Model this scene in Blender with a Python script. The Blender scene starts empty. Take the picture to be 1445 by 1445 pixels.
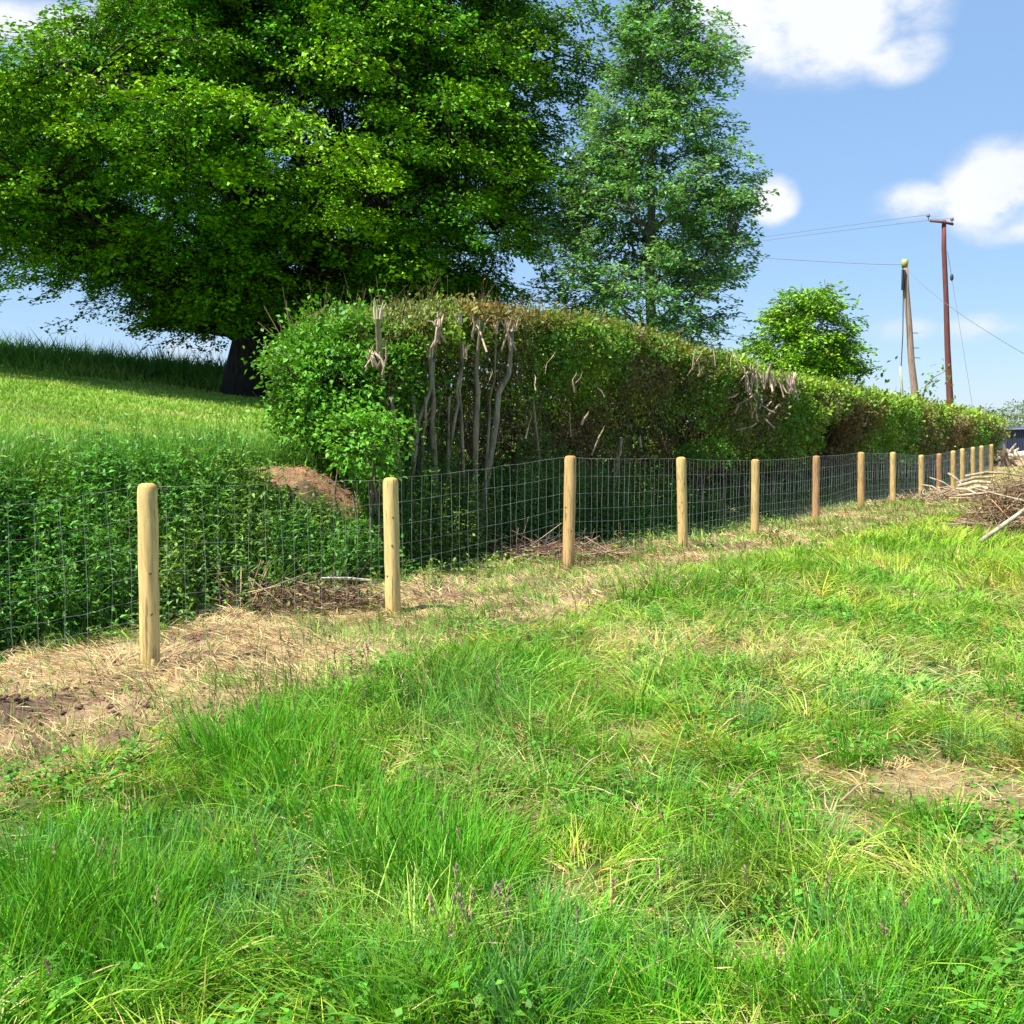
import bpy, math, random
import numpy as np
R = math.radians
rng = np.random.default_rng(7)
random.seed(7)
S = bpy.context.scene
COL = S.collection

# ------------------------------------------------------------------ camera
F = 1500.0; PX = 1445.0; CAMZ = 1.6; PITCH = math.atan(117.0 / F)
cam_d = bpy.data.cameras.new('camera'); cam = bpy.data.objects.new('camera', cam_d); COL.objects.link(cam)
cam_d.sensor_width = 36.0; cam_d.lens = F / PX * 36.0
cam_d.clip_start = 0.1; cam_d.clip_end = 3000
cam.location = (0, 0, CAMZ); cam.rotation_euler = (R(90) - PITCH, 0, 0)
S.camera = cam

# ------------------------------------------------------------------ light and exposure
SUN_EL, SUN_STR, SKY_STR = R(58), 5.0, 0.082
SUN_TO = np.array([-0.82, -0.58])            # horizontal direction towards the sun
SUN_TO = SUN_TO / np.linalg.norm(SUN_TO)
S.view_settings.view_transform = 'Standard'; S.view_settings.look = 'None'
S.view_settings.gamma = 1.0; S.view_settings.exposure = 0.95
sd = bpy.data.lights.new('sun', 'SUN'); so = bpy.data.objects.new('sun', sd); COL.objects.link(so)
sd.energy = SUN_STR; sd.angle = R(0.5); sd.color = (1.0, 0.955, 0.86)
_az = math.atan2(SUN_TO[1], SUN_TO[0])
so.rotation_euler = (R(90) - SUN_EL, 0, _az + R(90)); so.location = (-10, -10, 30)
S.cycles.max_bounces = 6; S.cycles.diffuse_bounces = 3; S.cycles.transmission_bounces = 4
S.cycles.transparent_max_bounces = 4; S.cycles.glossy_bounces = 2
try: S.cycles.use_denoising = True
except Exception: pass


def ray(px, py):
    """direction of the ray through a pixel of the photograph, scaled so that y = 1"""
    cx, cz = (px - PX / 2) / F, -(py - PX / 2) / F
    y = math.cos(PITCH) + cz * math.sin(PITCH)
    z = -math.sin(PITCH) + cz * math.cos(PITCH)
    return cx / y, z / y
def at_y(px, py, Y):
    u, v = ray(px, py); return (u * Y, Y, CAMZ + v * Y)
def on_z(px, py, z=0.0):
    u, v = ray(px, py); Y = (z - CAMZ) / v; return (u * Y, Y, z)

# ------------------------------------------------------------------ world: sky and clouds
W = bpy.data.worlds.new('World'); S.world = W; W.use_nodes = True
nt = W.node_tree; N = nt.nodes; L = nt.links; N.clear()
def wn(t, **kw):
    n = N.new(t)
    for k, v in kw.items(): setattr(n, k, v)
    return n
def wm(op, a, b=None, c=None, clamp=False):
    n = wn('ShaderNodeMath', operation=op, use_clamp=clamp)
    for i, x in enumerate((a, b, c)):
        if x is None: continue
        if isinstance(x, (int, float)): n.inputs[i].default_value = x
        else: L.new(x, n.inputs[i])
    return n.outputs[0]
out = wn('ShaderNodeOutputWorld'); bg = wn('ShaderNodeBackground'); L.new(bg.outputs[0], out.inputs[0])
bg.inputs[1].default_value = SKY_STR
sky = wn('ShaderNodeTexSky', sky_type='NISHITA'); sky.sun_disc = False
sky.sun_elevation = SUN_EL; sky.sun_rotation = math.atan2(SUN_TO[0], SUN_TO[1])
sky.air_density = 1.0; sky.dust_density = 0.25; sky.ozone_density = 2.2
tc = wn('ShaderNodeTexCoord'); D = tc.outputs['Generated']
def wdot(v):
    n = wn('ShaderNodeVectorMath', operation='DOT_PRODUCT'); L.new(D, n.inputs[0]); n.inputs[1].default_value = v
    return n.outputs['Value']
CLOUDS = [(1160, 15, 190, 115, 1.3), (1035, 5, 110, 80, 1.0), (1265, 75, 80, 50, .9), (1120, 75, 90, 50, .8), (1410, 268, 105, 85, 1.25), (1295, 282, 85, 34, .9),
          (1430, 320, 75, 30, .8), (1090, 284, 46, 42, 1.1), (1390, 464, 75, 30, .62), (1265, 466, 75, 26, .5),
          (55, 38, 120, 44, 1.1), (275, 495, 55, 26, .7), (160, 20, 60, 30, .6), (1800, 120, 260, 90, 1.2), (-500, 200, 300, 90, 1.2), (300, -500, 400, 160, 1.2), (1500, -600, 420, 160, 1.2)]
field = None
for (px, py, rx, ry, am) in CLOUDS:
    u, v = ray(px, py); c = np.array([u, 1, v]); ln = np.linalg.norm(c); c = c / ln
    e1 = np.cross(c, [0, 0, 1.0]); e1 /= np.linalg.norm(e1); e2 = np.cross(e1, c)
    rx_, ry_ = rx / F / ln, ry / F / ln
    dc = wm('MAXIMUM', wdot(tuple(c)), 0.02)
    a = wm('DIVIDE', wm('DIVIDE', wdot(tuple(e1)), dc), rx_)
    b = wm('DIVIDE', wm('DIVIDE', wdot(tuple(e2)), dc), ry_)
    r2 = wm('ADD', wm('MULTIPLY', a, a), wm('MULTIPLY', b, b))
    m = wm('MULTIPLY', wm('SUBTRACT', 1.0, r2, clamp=True), am)
    field = m if field is None else wm('MAXIMUM', field, m)
ns = wn('ShaderNodeTexNoise'); ns.inputs['Scale'].default_value = 15; ns.inputs['Detail'].default_value = 10; ns.inputs['Roughness'].default_value = .55
mp = wn('ShaderNodeMapping'); mp.inputs['Scale'].default_value = (1, 1, 1.7); L.new(D, mp.inputs[0]); L.new(mp.outputs[0], ns.inputs['Vector'])
dens = wm('MULTIPLY', field, wm('ADD', wm('MULTIPLY', ns.outputs['Fac'], 2.6), -0.55))
mr = wn('ShaderNodeMapRange', interpolation_type='SMOOTHSTEP'); L.new(dens, mr.inputs[0])
mr.inputs[1].default_value = .05; mr.inputs[2].default_value = .82
cov = mr.outputs[0]
ns2 = wn('ShaderNodeTexNoise'); ns2.inputs['Scale'].default_value = 9; ns2.inputs['Detail'].default_value = 4; L.new(D, ns2.inputs['Vector'])
cr = wn('ShaderNodeMix', data_type='RGBA'); L.new(wm('MULTIPLY', cov, ns2.outputs['Fac']), cr.inputs['Factor'])
cr.inputs['A'].default_value = (5.2, 5.6, 6.3, 1); cr.inputs['B'].default_value = (7.3, 7.3, 7.35, 1)
# the air near the horizon scatters paler light; a hue/saturation trim on the sky itself
hs = wn('ShaderNodeHueSaturation'); L.new(sky.outputs[0], hs.inputs['Color']); hs.inputs['Saturation'].default_value = 1.12; hs.inputs['Value'].default_value = 1.12
air = wn('ShaderNodeMix', data_type='RGBA'); air.inputs['Factor'].default_value = .62; L.new(hs.outputs[0], air.inputs['A']); air.inputs['B'].default_value = (2.35, 3.75, 6.1, 1)
mx = wn('ShaderNodeMix', data_type='RGBA'); L.new(cov, mx.inputs['Factor']); L.new(air.outputs['Result'], mx.inputs['A']); L.new(cr.outputs['Result'], mx.inputs['B'])
L.new(mx.outputs['Result'], bg.inputs[0])

# ------------------------------------------------------------------ helpers
def tag(o, label=None, cat=None, group=None, kind=None):
    if label: o['label'] = label
    if cat: o['category'] = cat
    if group: o['group'] = group
    if kind: o['kind'] = kind
    return o
def empty(name, loc, label, cat, group=None):
    o = bpy.data.objects.new(name, None); COL.objects.link(o); o.location = loc; o.empty_display_size = .3
    return tag(o, label, cat, group)
def hsh(ix, iy, seed):
    h = (ix.astype(np.int64) * 374761393 + iy.astype(np.int64) * 668265263 + seed * 2246822519) & 0xffffffff
    h = ((h ^ (h >> 13)) * 1274126177) & 0xffffffff
    return ((h ^ (h >> 16)) & 0xffff) / 65535.0
def vnoise(x, y, seed=0):
    x = np.asarray(x, float); y = np.asarray(y, float)
    ix, iy = np.floor(x), np.floor(y); fx, fy = x - ix, y - iy
    fx = fx * fx * (3 - 2 * fx); fy = fy * fy * (3 - 2 * fy)
    a, b, c, d = hsh(ix, iy, seed), hsh(ix + 1, iy, seed), hsh(ix, iy + 1, seed), hsh(ix + 1, iy + 1, seed)
    return (a * (1 - fx) + b * fx) * (1 - fy) + (c * (1 - fx) + d * fx) * fy
def fbm(x, y, seed=0, o=3):
    s = 0; a = .5; t = 0
    for k in range(o):
        s = s + a * vnoise(np.asarray(x) * 2 ** k, np.asarray(y) * 2 ** k, seed + k * 17); t += a; a *= .5
    return s / t
def sst(a, b, x):
    t = np.clip((np.asarray(x, float) - a) / (b - a), 0, 1); return t * t * (3 - 2 * t)
def norm(v): return v / np.maximum(np.linalg.norm(v, axis=-1, keepdims=True), 1e-9)

class MB:
    """collects quads and turns them into one mesh object with a colour attribute"""
    def __init__(s): s.v = []; s.f = []; s.c = []; s.n = 0
    def add(s, v, f, c):
        v = np.asarray(v, np.float32).reshape(-1, 3); f = np.asarray(f, np.int32).reshape(-1, 4)
        c = np.asarray(c, np.float32)
        if c.ndim == 1: c = np.repeat(c[None], len(v), 0)
        s.v.append(v); s.f.append(f + s.n); s.c.append(c[:, :3]); s.n += len(v)
    def build(s, name, mat, parent=None, smooth=False, origin=None):
        v = np.concatenate(s.v); f = np.concatenate(s.f); c = np.concatenate(s.c)
        loc = np.array(origin if origin is not None else (0, 0, 0), np.float32)
        q = parent
        while q is not None: loc = loc + np.array(q.location, np.float32); q = q.parent
        v = v - loc
        m = bpy.data.meshes.new(name)
        m.vertices.add(len(v)); m.vertices.foreach_set('co', v.ravel())
        m.loops.add(f.size); m.loops.foreach_set('vertex_index', f.ravel())
        m.polygons.add(len(f)); m.polygons.foreach_set('loop_start', np.arange(0, f.size, 4, dtype=np.int32))
        m.polygons.foreach_set('loop_total', np.full(len(f), 4, np.int32))
        if smooth: m.polygons.foreach_set('use_smooth', np.ones(len(f), bool))
        m.update(calc_edges=True)
        a = m.color_attributes.new('Col', 'FLOAT_COLOR', 'POINT')
        a.data.foreach_set('color', np.concatenate([c, np.ones((len(c), 1), np.float32)], 1).ravel())
        m.materials.append(mat)
        o = bpy.data.objects.new(name, m); COL.objects.link(o)
        if parent is not None: o.parent = parent
        elif origin is not None: o.location = origin
        return o

def add_leaves(mb, pos, dr, nr, Ln, Wd, col, fold=.18):
    n = len(pos); dr = norm(dr); side = norm(np.cross(dr, nr)); nr = np.cross(side, dr)
    Ln = np.broadcast_to(Ln, n)[:, None]; Wd = np.broadcast_to(Wd, n)[:, None]
    v = np.empty((n, 4, 3))
    v[:, 0] = pos; mid = pos + dr * Ln * .45 + nr * Wd * fold
    v[:, 1] = mid + side * Wd * .5; v[:, 2] = pos + dr * Ln - nr * Ln * .08; v[:, 3] = mid - side * Wd * .5
    f = np.arange(4 * n).reshape(n, 4)
    mb.add(v.reshape(-1, 3), f, np.repeat(col, 4, 0))

def add_tube(mb, pts, rad, n=6, col=(.2, .15, .1), cap=True):
    pts = np.asarray(pts, float); k = len(pts); rad = np.broadcast_to(np.asarray(rad, float), k)
    t = np.gradient(pts, axis=0); t = norm(t)
    ref = np.where(np.abs(t[:, 2:3]) > .9, [[1.0, 0, 0]], [[0, 0, 1.0]])
    a = norm(np.cross(t, ref)); b = np.cross(t, a)
    for i in range(1, k):   # keep the frame from flipping
        if np.dot(a[i], a[i - 1]) < 0: a[i] = -a[i]; b[i] = -b[i]
    th = np.linspace(0, 2 * np.pi, n, endpoint=False)
    v = pts[:, None] + rad[:, None, None] * (np.cos(th)[None, :, None] * a[:, None] + np.sin(th)[None, :, None] * b[:, None])
    i = np.arange(k - 1)[:, None] * n; j = np.arange(n)[None]; j2 = (j + 1) % n
    f = np.stack([i + j, i + j2, i + n + j2, i + n + j], -1).reshape(-1, 4)
    v = v.reshape(-1, 3)
    if cap:
        c0 = len(v); v = np.concatenate([v, pts[-1:], pts[:1]])
        jj = np.arange(0, n, 2); top = (k - 1) * n
        if n % 2 == 0:
            f = np.concatenate([f, np.stack([top + jj, top + (jj + 1) % n, top + (jj + 2) % n, np.full_like(jj, c0)], -1),
                                np.stack([(jj + 2) % n, (jj + 1) % n, jj, np.full_like(jj, c0 + 1)], -1)])
    mb.add(v, f, np.asarray(col, float))

def add_twigs(mb, a, b, r, col):
    """many thin straight three-sided twigs at once"""
    a = np.asarray(a, float); b = np.asarray(b, float); n = len(a); t = norm(b - a)
    s = norm(np.cross(t, rng.normal(size=(n, 3)))); q = np.cross(t, s); r = np.broadcast_to(r, n)[:, None]
    v = np.empty((n, 6, 3))
    for k in range(3):
        th = 2 * np.pi * k / 3; o = (s * math.cos(th) + q * math.sin(th)) * r
        v[:, k] = a + o; v[:, 3 + k] = b + o * .6
    base = np.arange(n)[:, None, None] * 6
    f = base + np.array([[0, 1, 4, 3], [1, 2, 5, 4], [2, 0, 3, 5]])[None]
    mb.add(v.reshape(-1, 3), f.reshape(-1, 4), np.repeat(col, 6, 0) if np.ndim(col) == 2 else col)

def add_box(mb, lo, hi, col):
    x0, y0, z0 = lo; x1, y1, z1 = hi
    v = [(x0, y0, z0), (x1, y0, z0), (x1, y1, z0), (x0, y1, z0), (x0, y0, z1), (x1, y0, z1), (x1, y1, z1), (x0, y1, z1)]
    mb.add(v, [(3, 2, 1, 0), (4, 5, 6, 7), (0, 1, 5, 4), (1, 2, 6, 5), (2, 3, 7, 6), (3, 0, 4, 7)], col)

def jit(c, n, s=.15, hue=.06):
    c = np.asarray(c, float)
    base = np.repeat(c[None], n, 0) if c.ndim == 1 else c
    k = np.exp(rng.normal(0, s, (n, 1))); h = rng.normal(0, hue, (n, 1))
    o = base * k; o[:, 0:1] *= np.exp(h * 2); return np.clip(o, .002, .9)

# ------------------------------------------------------------------ materials
def mat_leaf(name, trans=.35, rough=.5, spec=.35, tint=(1.35, 1.25, .5)):
    m = bpy.data.materials.new(name); m.use_nodes = True; t = m.node_tree; n = t.nodes; n.clear()
    o = n.new('ShaderNodeOutputMaterial'); p = n.new('ShaderNodeBsdfPrincipled'); at = n.new('ShaderNodeAttribute'); at.attribute_name = 'Col'
    p.inputs['Roughness'].default_value = rough; p.inputs['Specular IOR Level'].default_value = spec
    t.links.new(at.outputs['Color'], p.inputs['Base Color'])
    tr = n.new('ShaderNodeBsdfTranslucent'); mu = n.new('ShaderNodeMix'); mu.data_type = 'RGBA'; mu.blend_type = 'MULTIPLY'; mu.inputs['Factor'].default_value = 1
    t.links.new(at.outputs['Color'], mu.inputs['A']); mu.inputs['B'].default_value = (*tint, 1); t.links.new(mu.outputs['Result'], tr.inputs[0])
    mx = n.new('ShaderNodeMixShader'); mx.inputs[0].default_value = trans
    t.links.new(p.outputs[0], mx.inputs[1]); t.links.new(tr.outputs[0], mx.inputs[2]); t.links.new(mx.outputs[0], o.inputs[0])
    return m
def mat_solid(name, scale=8, amount=.35, rough=.85, bump=.4, stretch=(1, 1, 1), spec=.25, detail=6, bdist=.02):
    """vertex colour broken up by noise, with a bump"""
    m = bpy.data.materials.new(name); m.use_nodes = True; t = m.node_tree; n = t.nodes; n.clear()
    o = n.new('ShaderNodeOutputMaterial'); p = n.new('ShaderNodeBsdfPrincipled'); at = n.new('ShaderNodeAttribute'); at.attribute_name = 'Col'
    tc = n.new('ShaderNodeTexCoord'); mp = n.new('ShaderNodeMapping'); mp.inputs['Scale'].default_value = stretch
    ns = n.new('ShaderNodeTexNoise'); ns.inputs['Scale'].default_value = scale; ns.inputs['Detail'].default_value = detail; ns.inputs['Roughness'].default_value = .65
    t.links.new(tc.outputs['Object'], mp.inputs[0]); t.links.new(mp.outputs[0], ns.inputs['Vector'])
    r = n.new('ShaderNodeMapRange'); t.links.new(ns.outputs['Fac'], r.inputs[0]); r.inputs[1].default_value = .3; r.inputs[2].default_value = .7
    r.inputs[3].default_value = 1 - amount; r.inputs[4].default_value = 1 + amount
    mu = n.new('ShaderNodeMix'); mu.data_type = 'RGBA'; mu.blend_type = 'MULTIPLY'; mu.inputs['Factor'].default_value = 1
    t.links.new(at.outputs['Color'], mu.inputs['A']); t.links.new(r.outputs[0], mu.inputs['B']); t.links.new(mu.outputs['Result'], p.inputs['Base Color'])
    b = n.new('ShaderNodeBump'); b.inputs['Strength'].default_value = bump; b.inputs['Distance'].default_value = bdist
    t.links.new(ns.outputs['Fac'], b.inputs['Height']); t.links.new(b.outputs[0], p.inputs['Normal'])
    p.inputs['Roughness'].default_value = rough; p.inputs['Specular IOR Level'].default_value = spec
    t.links.new(p.outputs[0], o.inputs[0]); return m
M_GRASS = mat_leaf('grass_blade', .32, .55, .25, (1.2, 1.2, .6))
M_STRAW = mat_leaf('dry_straw', .15, .7, .15, (1, 1, 1))
M_TREE = mat_leaf('beech_leaf', .10, .5, .2)
M_TREE2 = mat_leaf('airy_leaf', .25, .42, .5)
M_HEDGE = mat_leaf('hedge_leaf', .25, .5, .3)
M_WEED = mat_leaf('weed_leaf', .25, .5, .35)
M_SOIL = mat_solid('soil', 14, .35, .95, .9, bdist=.05)
M_BARK = mat_solid('bark', 11, .6, .9, .8, (1, 1, .25), bdist=.03)
M_WOOD = mat_solid('sawn_round_wood', 30, .30, .75, .5, (1, 1, .09), bdist=.006, detail=9)
M_POLE = mat_solid('pole_wood', 14, .25, .75, .4, (1, 1, .05), bdist=.006)
def add_cracks(m):
    t = m.node_tree; n = t.nodes; p = n['Principled BSDF']; src = p.inputs['Base Color'].links[0].from_socket
    tc = n.new('ShaderNodeTexCoord'); mp = n.new('ShaderNodeMapping'); mp.inputs['Scale'].default_value = (1, 1, .035)
    ns = n.new('ShaderNodeTexNoise'); ns.inputs['Scale'].default_value = 55; ns.inputs['Detail'].default_value = 3
    r = n.new('ShaderNodeMapRange'); r.inputs[1].default_value = .60; r.inputs[2].default_value = .66; r.inputs[3].default_value = 1; r.inputs[4].default_value = .42
    t.links.new(tc.outputs['Object'], mp.inputs[0]); t.links.new(mp.outputs[0], ns.inputs['Vector']); t.links.new(ns.outputs['Fac'], r.inputs[0])
    mu = n.new('ShaderNodeMix'); mu.data_type = 'RGBA'; mu.blend_type = 'MULTIPLY'; mu.inputs['Factor'].default_value = 1
    t.links.new(src, mu.inputs['A']); t.links.new(r.outputs[0], mu.inputs['B']); t.links.new(mu.outputs['Result'], p.inputs['Base Color'])
add_cracks(M_WOOD); add_cracks(M_POLE); add_cracks(M_BARK)
M_METAL = mat_solid('painted_steel', 5, .08, .5, .05, spec=.5)
def mat_wire():
    m = bpy.data.materials.new('galvanised_wire'); m.use_nodes = True; p = m.node_tree.nodes['Principled BSDF']
    p.inputs['Base Color'].default_value = (.50, .54, .56, 1); p.inputs['Metallic'].default_value = .35; p.inputs['Roughness'].default_value = .45
    return m
M_WIRE = mat_wire()

# ------------------------------------------------------------------ the fence line and the terrain
P0 = np.array([-2.36, 6.9]); TD = np.array([.517, .856]); TD = TD / np.linalg.norm(TD); ND = np.array([-TD[1], TD[0]])
def on_fence(px, py, off=0.0):
    """point where the ray through a pixel meets the vertical plane of the fence, moved `off` metres behind it"""
    u, v = ray(px, py); p = P0 + ND * off
    # (u*Y - p.x)*ND.x + (Y - p.y)*ND.y = 0
    Y = (p[0] * ND[0] + p[1] * ND[1]) / (u * ND[0] + ND[1]); return np.array([u * Y, Y, CAMZ + v * Y])
def sd_of(x, y):
    x = np.asarray(x, float) - P0[0]; y = np.asarray(y, float) - P0[1]
    return x * TD[0] + y * TD[1], x * ND[0] + y * ND[1]
def xy_of(s, d):
    s = np.asarray(s, float); d = np.asarray(d, float)
    return P0[0] + s * TD[0] + d * ND[0], P0[1] + s * TD[1] + d * ND[1]
POSTS = [(208, 682, 212, 942, 28), (551, 674, 555, 870, 22), (805, 643, 802, 793, 17), (961, 645, 964, 776, 14), (1066, 648, 1065, 751, 11.5),
         (1152, 643, 1151, 739, 10), (1215, 638, 1215, 715, 9.5), (1260, 638, 1260, 709, 8), (1300, 642, 1300, 706, 8), (1325, 640, 1325, 700, 7),
         (1345, 636, 1345, 697, 6.5), (1358, 633, 1358, 692, 6.5), (1373, 631, 1373, 686, 6.5), (1385, 629, 1385, 681, 6.5), (1399, 627, 1399, 674, 7)]
post_b = [on_fence(b, yb) for (_, _, b, yb, _) in POSTS]
post_s = [sd_of(p[0], p[1])[0] for p in post_b]
zs_s = np.array([-6, -3] + post_s[:] + [55]); zs_z = np.array([0, 0] + [p[2] for p in post_b] + [0])
zs_z = np.convolve(np.pad(zs_z, 1, mode='edge'), [.2, .6, .2], 'valid')
def zfence(s): return np.interp(s, zs_s, zs_z)

RED_S = (sd_of(*on_fence(408, 676, 2.4)[:2])[0], 2.4)
def ground(x, y):
    x = np.asarray(x, float); y = np.asarray(y, float)
    yc = np.minimum(y, 35.0); s, d = sd_of(x, yc)
    zf = zfence(s)
    front = zf * np.exp(-(np.minimum(d, 0) / 4) ** 2)
    fade = 1 - sst(51, 59, s); hb = np.interp(s, [-6, 4, 8, 16], [1.12, 1.12, .8, .65]) * fade
    wob = (fbm(x * .9, y * .9, 5) - .5)
    bank = hb * sst(1.15 + wob * .5, 2.5 + wob * .5, d)
    up = .12 * np.clip(d - 2.6, 0, 30) * fade + (1.12 * fade - hb) * sst(3, 9, d)
    z = front + bank + up - .09 * np.maximum(y - 35, 0) * sst(0, 6, d) * fade
    z = np.where((y > 35) & (d > 0), np.maximum(z, -1.0 * fade), z)
    near = np.exp(-(np.hypot(x, y - 10) / 30) ** 2)
    z = z + (fbm(x * .5, y * .5, 1) - .5) * .10 * near
    z = z + (fbm(x * 2.2, y * 2.2, 2) - .5) * .07 * near
    rs_, rd_ = RED_S; q = ((s - rs_) / .62) ** 2 + ((d - 2.35 + .35 * (s - rs_)) / .42) ** 2
    z = z + .09 * np.exp(-q ** 1.2) * (2.2 * fbm(x * 4, y * 4, 6) - .3)
    strip = sst(-1.9, -1.1, d) * (1 - sst(1.3, 1.8, d))
    z = z + (fbm(x * 6, y * 6, 3) - .5) * (.12 + .16 * np.exp(-(((x + 2.75) / .9) ** 2 + ((y - 5.8) / .7) ** 2))) * near * strip
    hole = np.exp(-(((x + 2.55) / .22) ** 2 + ((y - 5.72) / .16) ** 2)); z = z - .20 * hole
    hole2 = np.exp(-(((x + 3.0) / .3) ** 2 + ((y - 6.25) / .12) ** 2)); z = z - .07 * hole2
    return z
def gz(x, y): return float(ground(np.array([x]), np.array([y]))[0])

def border(s):   # edge between the trimmed strip and the long grass, in metres in front of the fence
    return np.interp(s, [-6, -3.3, -1.9, .3, 3, 6, 10, 16, 24, 40], [-1.7, -1.65, -1.45, -1.2, -1.05, -1.15, -1.35, -1.8, -2.6, -2.9])
def patch(px, py, rx, ry):
    c = on_z(px, py); a = on_z(px + rx, py)[0] - c[0]; b = abs(on_z(px, py - ry)[1] - c[1])
    return c[0], c[1], a, b
def pmask(x, y, lst):
    m = np.zeros_like(x)
    for p in lst:
        cx, cy, a, b = patch(*p[:4]); w = p[4] if len(p) > 4 else 1
        r = ((x - cx) / a) ** 2 + ((y - cy) / b) ** 2
        m = np.maximum(m, w * np.exp(-r * .8))
    return m
DRY = [(1330, 1110, 120, 30), (1410, 1200, 70, 30, .9), (1210, 1165, 45, 22), (1150, 1085, 40, 14, .8), (800, 1150, 70, 20, .8), (780, 1262, 50, 24, .8), (1190, 1060, 50, 14, .6),
       (745, 855, 60, 20, .9), (900, 1040, 50, 14, .8), (1100, 1345, 60, 25, .8), (1140, 1175, 90, 20, .6), (1420, 1020, 60, 16, .7), (600, 1160, 50, 20, .4), (880, 900, 60, 14, .6),
       (1280, 1000, 90, 16, .4), (1020, 1170, 30, 16, .5), (1050, 920, 120, 16, .4)]
LUSH = [(110, 1300, 130, 90), (380, 1060, 120, 80), (600, 1210, 90, 80), (1010, 1200, 80, 50, .8), (300, 1150, 90, 50, .6), (1040, 1230, 110, 50, .7), (180, 1400, 200, 50, .7),
        (640, 1000, 140, 60, .9), (700, 1400, 120, 60, .5), (960, 960, 90, 30, .5), (1130, 1400, 300, 50, .5), (870, 1010, 60, 30, .5), (1040, 1110, 50, 30, .6), (950, 840, 90, 20, .5)]
BLUE = [(690, 1010, 120, 60), (620, 1330, 60, 40, .5), (500, 1290, 70, 50, .5), (1150, 830, 200, 30, .45), (950, 1100, 50, 30, .5), (780, 1340, 90, 50, .5)]
PALE = [(250, 1210, 120, 40), (540, 1320, 110, 60), (960, 930, 160, 30), (1330, 960, 130, 40), (720, 1110, 80, 40), (1150, 980, 150, 30, .7), (1000, 1300, 150, 40, .7), (1300, 1290, 120, 50, .7), (420, 1250, 60, 60, .6)]

# terrain sheet: fine near the camera, coarse to the horizon
def axis(lo, hi, step, far_lo, far_hi):
    a = list(np.arange(lo, hi + 1e-6, step)); k = step
    while a[-1] < far_hi: k *= 1.16; a.append(a[-1] + k)
    k = step
    while a[0] > far_lo: k *= 1.16; a.insert(0, a[0] - k)
    return np.array(a)
gx = axis(-8, 9, .09, -600, 700); gy = axis(2, 22, .09, -60, 1200)
X, Y = np.meshgrid(gx, gy, indexing='ij'); Z = ground(X, Y)
nx, ny = X.shape
idx = np.arange(nx * ny).reshape(nx, ny)
fq = np.stack([idx[:-1, :-1], idx[1:, :-1], idx[1:, 1:], idx[:-1, 1:]], -1).reshape(-1, 4)
x_, y_ = X.ravel(), Y.ravel(); s_, d_ = sd_of(x_, y_)
c_field = np.array([.055, .085, .02]); c_dry = np.array([.42, .30, .15]); c_soil = np.array([.21, .125, .085]); c_up = np.array([.17, .27, .045]); c_red = np.array([.40, .215, .12])
nz = fbm(x_ * 2.5, y_ * 2.5, 9)[:, None]
strip = (sst(-.25, .15, d_ - border(s_) + (fbm(x_ * 1.5, y_ * 1.5, 12) - .5) * .9) * (1 - sst(1.2, 1.6, d_)))[:, None]
dm = np.clip(pmask(x_, y_, DRY), 0, 1)[:, None]
cc = c_field * (1 - .8 * dm) + c_dry * .8 * dm
cs = c_dry * sst(.35, .55, nz) + c_soil * (1 - sst(.35, .55, nz))
cc = cc * (1 - strip) + cs * strip
soilm = np.exp(-(((x_ + 2.75) / .75) ** 2 + ((y_ - 5.8) / .55) ** 2))[:, None] * .9
cc = cc * (1 - soilm) + c_soil * (.5 + .7 * nz) * soilm
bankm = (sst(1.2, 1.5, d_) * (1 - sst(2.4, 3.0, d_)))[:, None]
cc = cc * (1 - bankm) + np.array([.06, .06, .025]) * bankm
upm = sst(2.4, 3.0, d_)[:, None]
cu = c_up * (.8 + .5 * fbm(x_ * .35, y_ * .8, 21)[:, None])
cc = cc * (1 - upm) + cu * upm
RED_C = on_fence(408, 676, 2.4)
redm = np.exp(-((((s_ - sd_of(RED_C[0], RED_C[1])[0]) / .75) ** 2 + ((d_ - 2.35 + .35 * (s_ - sd_of(RED_C[0], RED_C[1])[0]) + (fbm(x_ * 4, y_ * 4, 14) - .5) * 1.1) / .40) ** 2)) ** 2)[:, None]
cc = cc * (1 - redm) + c_red * redm
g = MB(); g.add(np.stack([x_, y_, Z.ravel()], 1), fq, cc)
tag(g.build('ground', M_SOIL, smooth=True), kind='structure')

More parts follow.
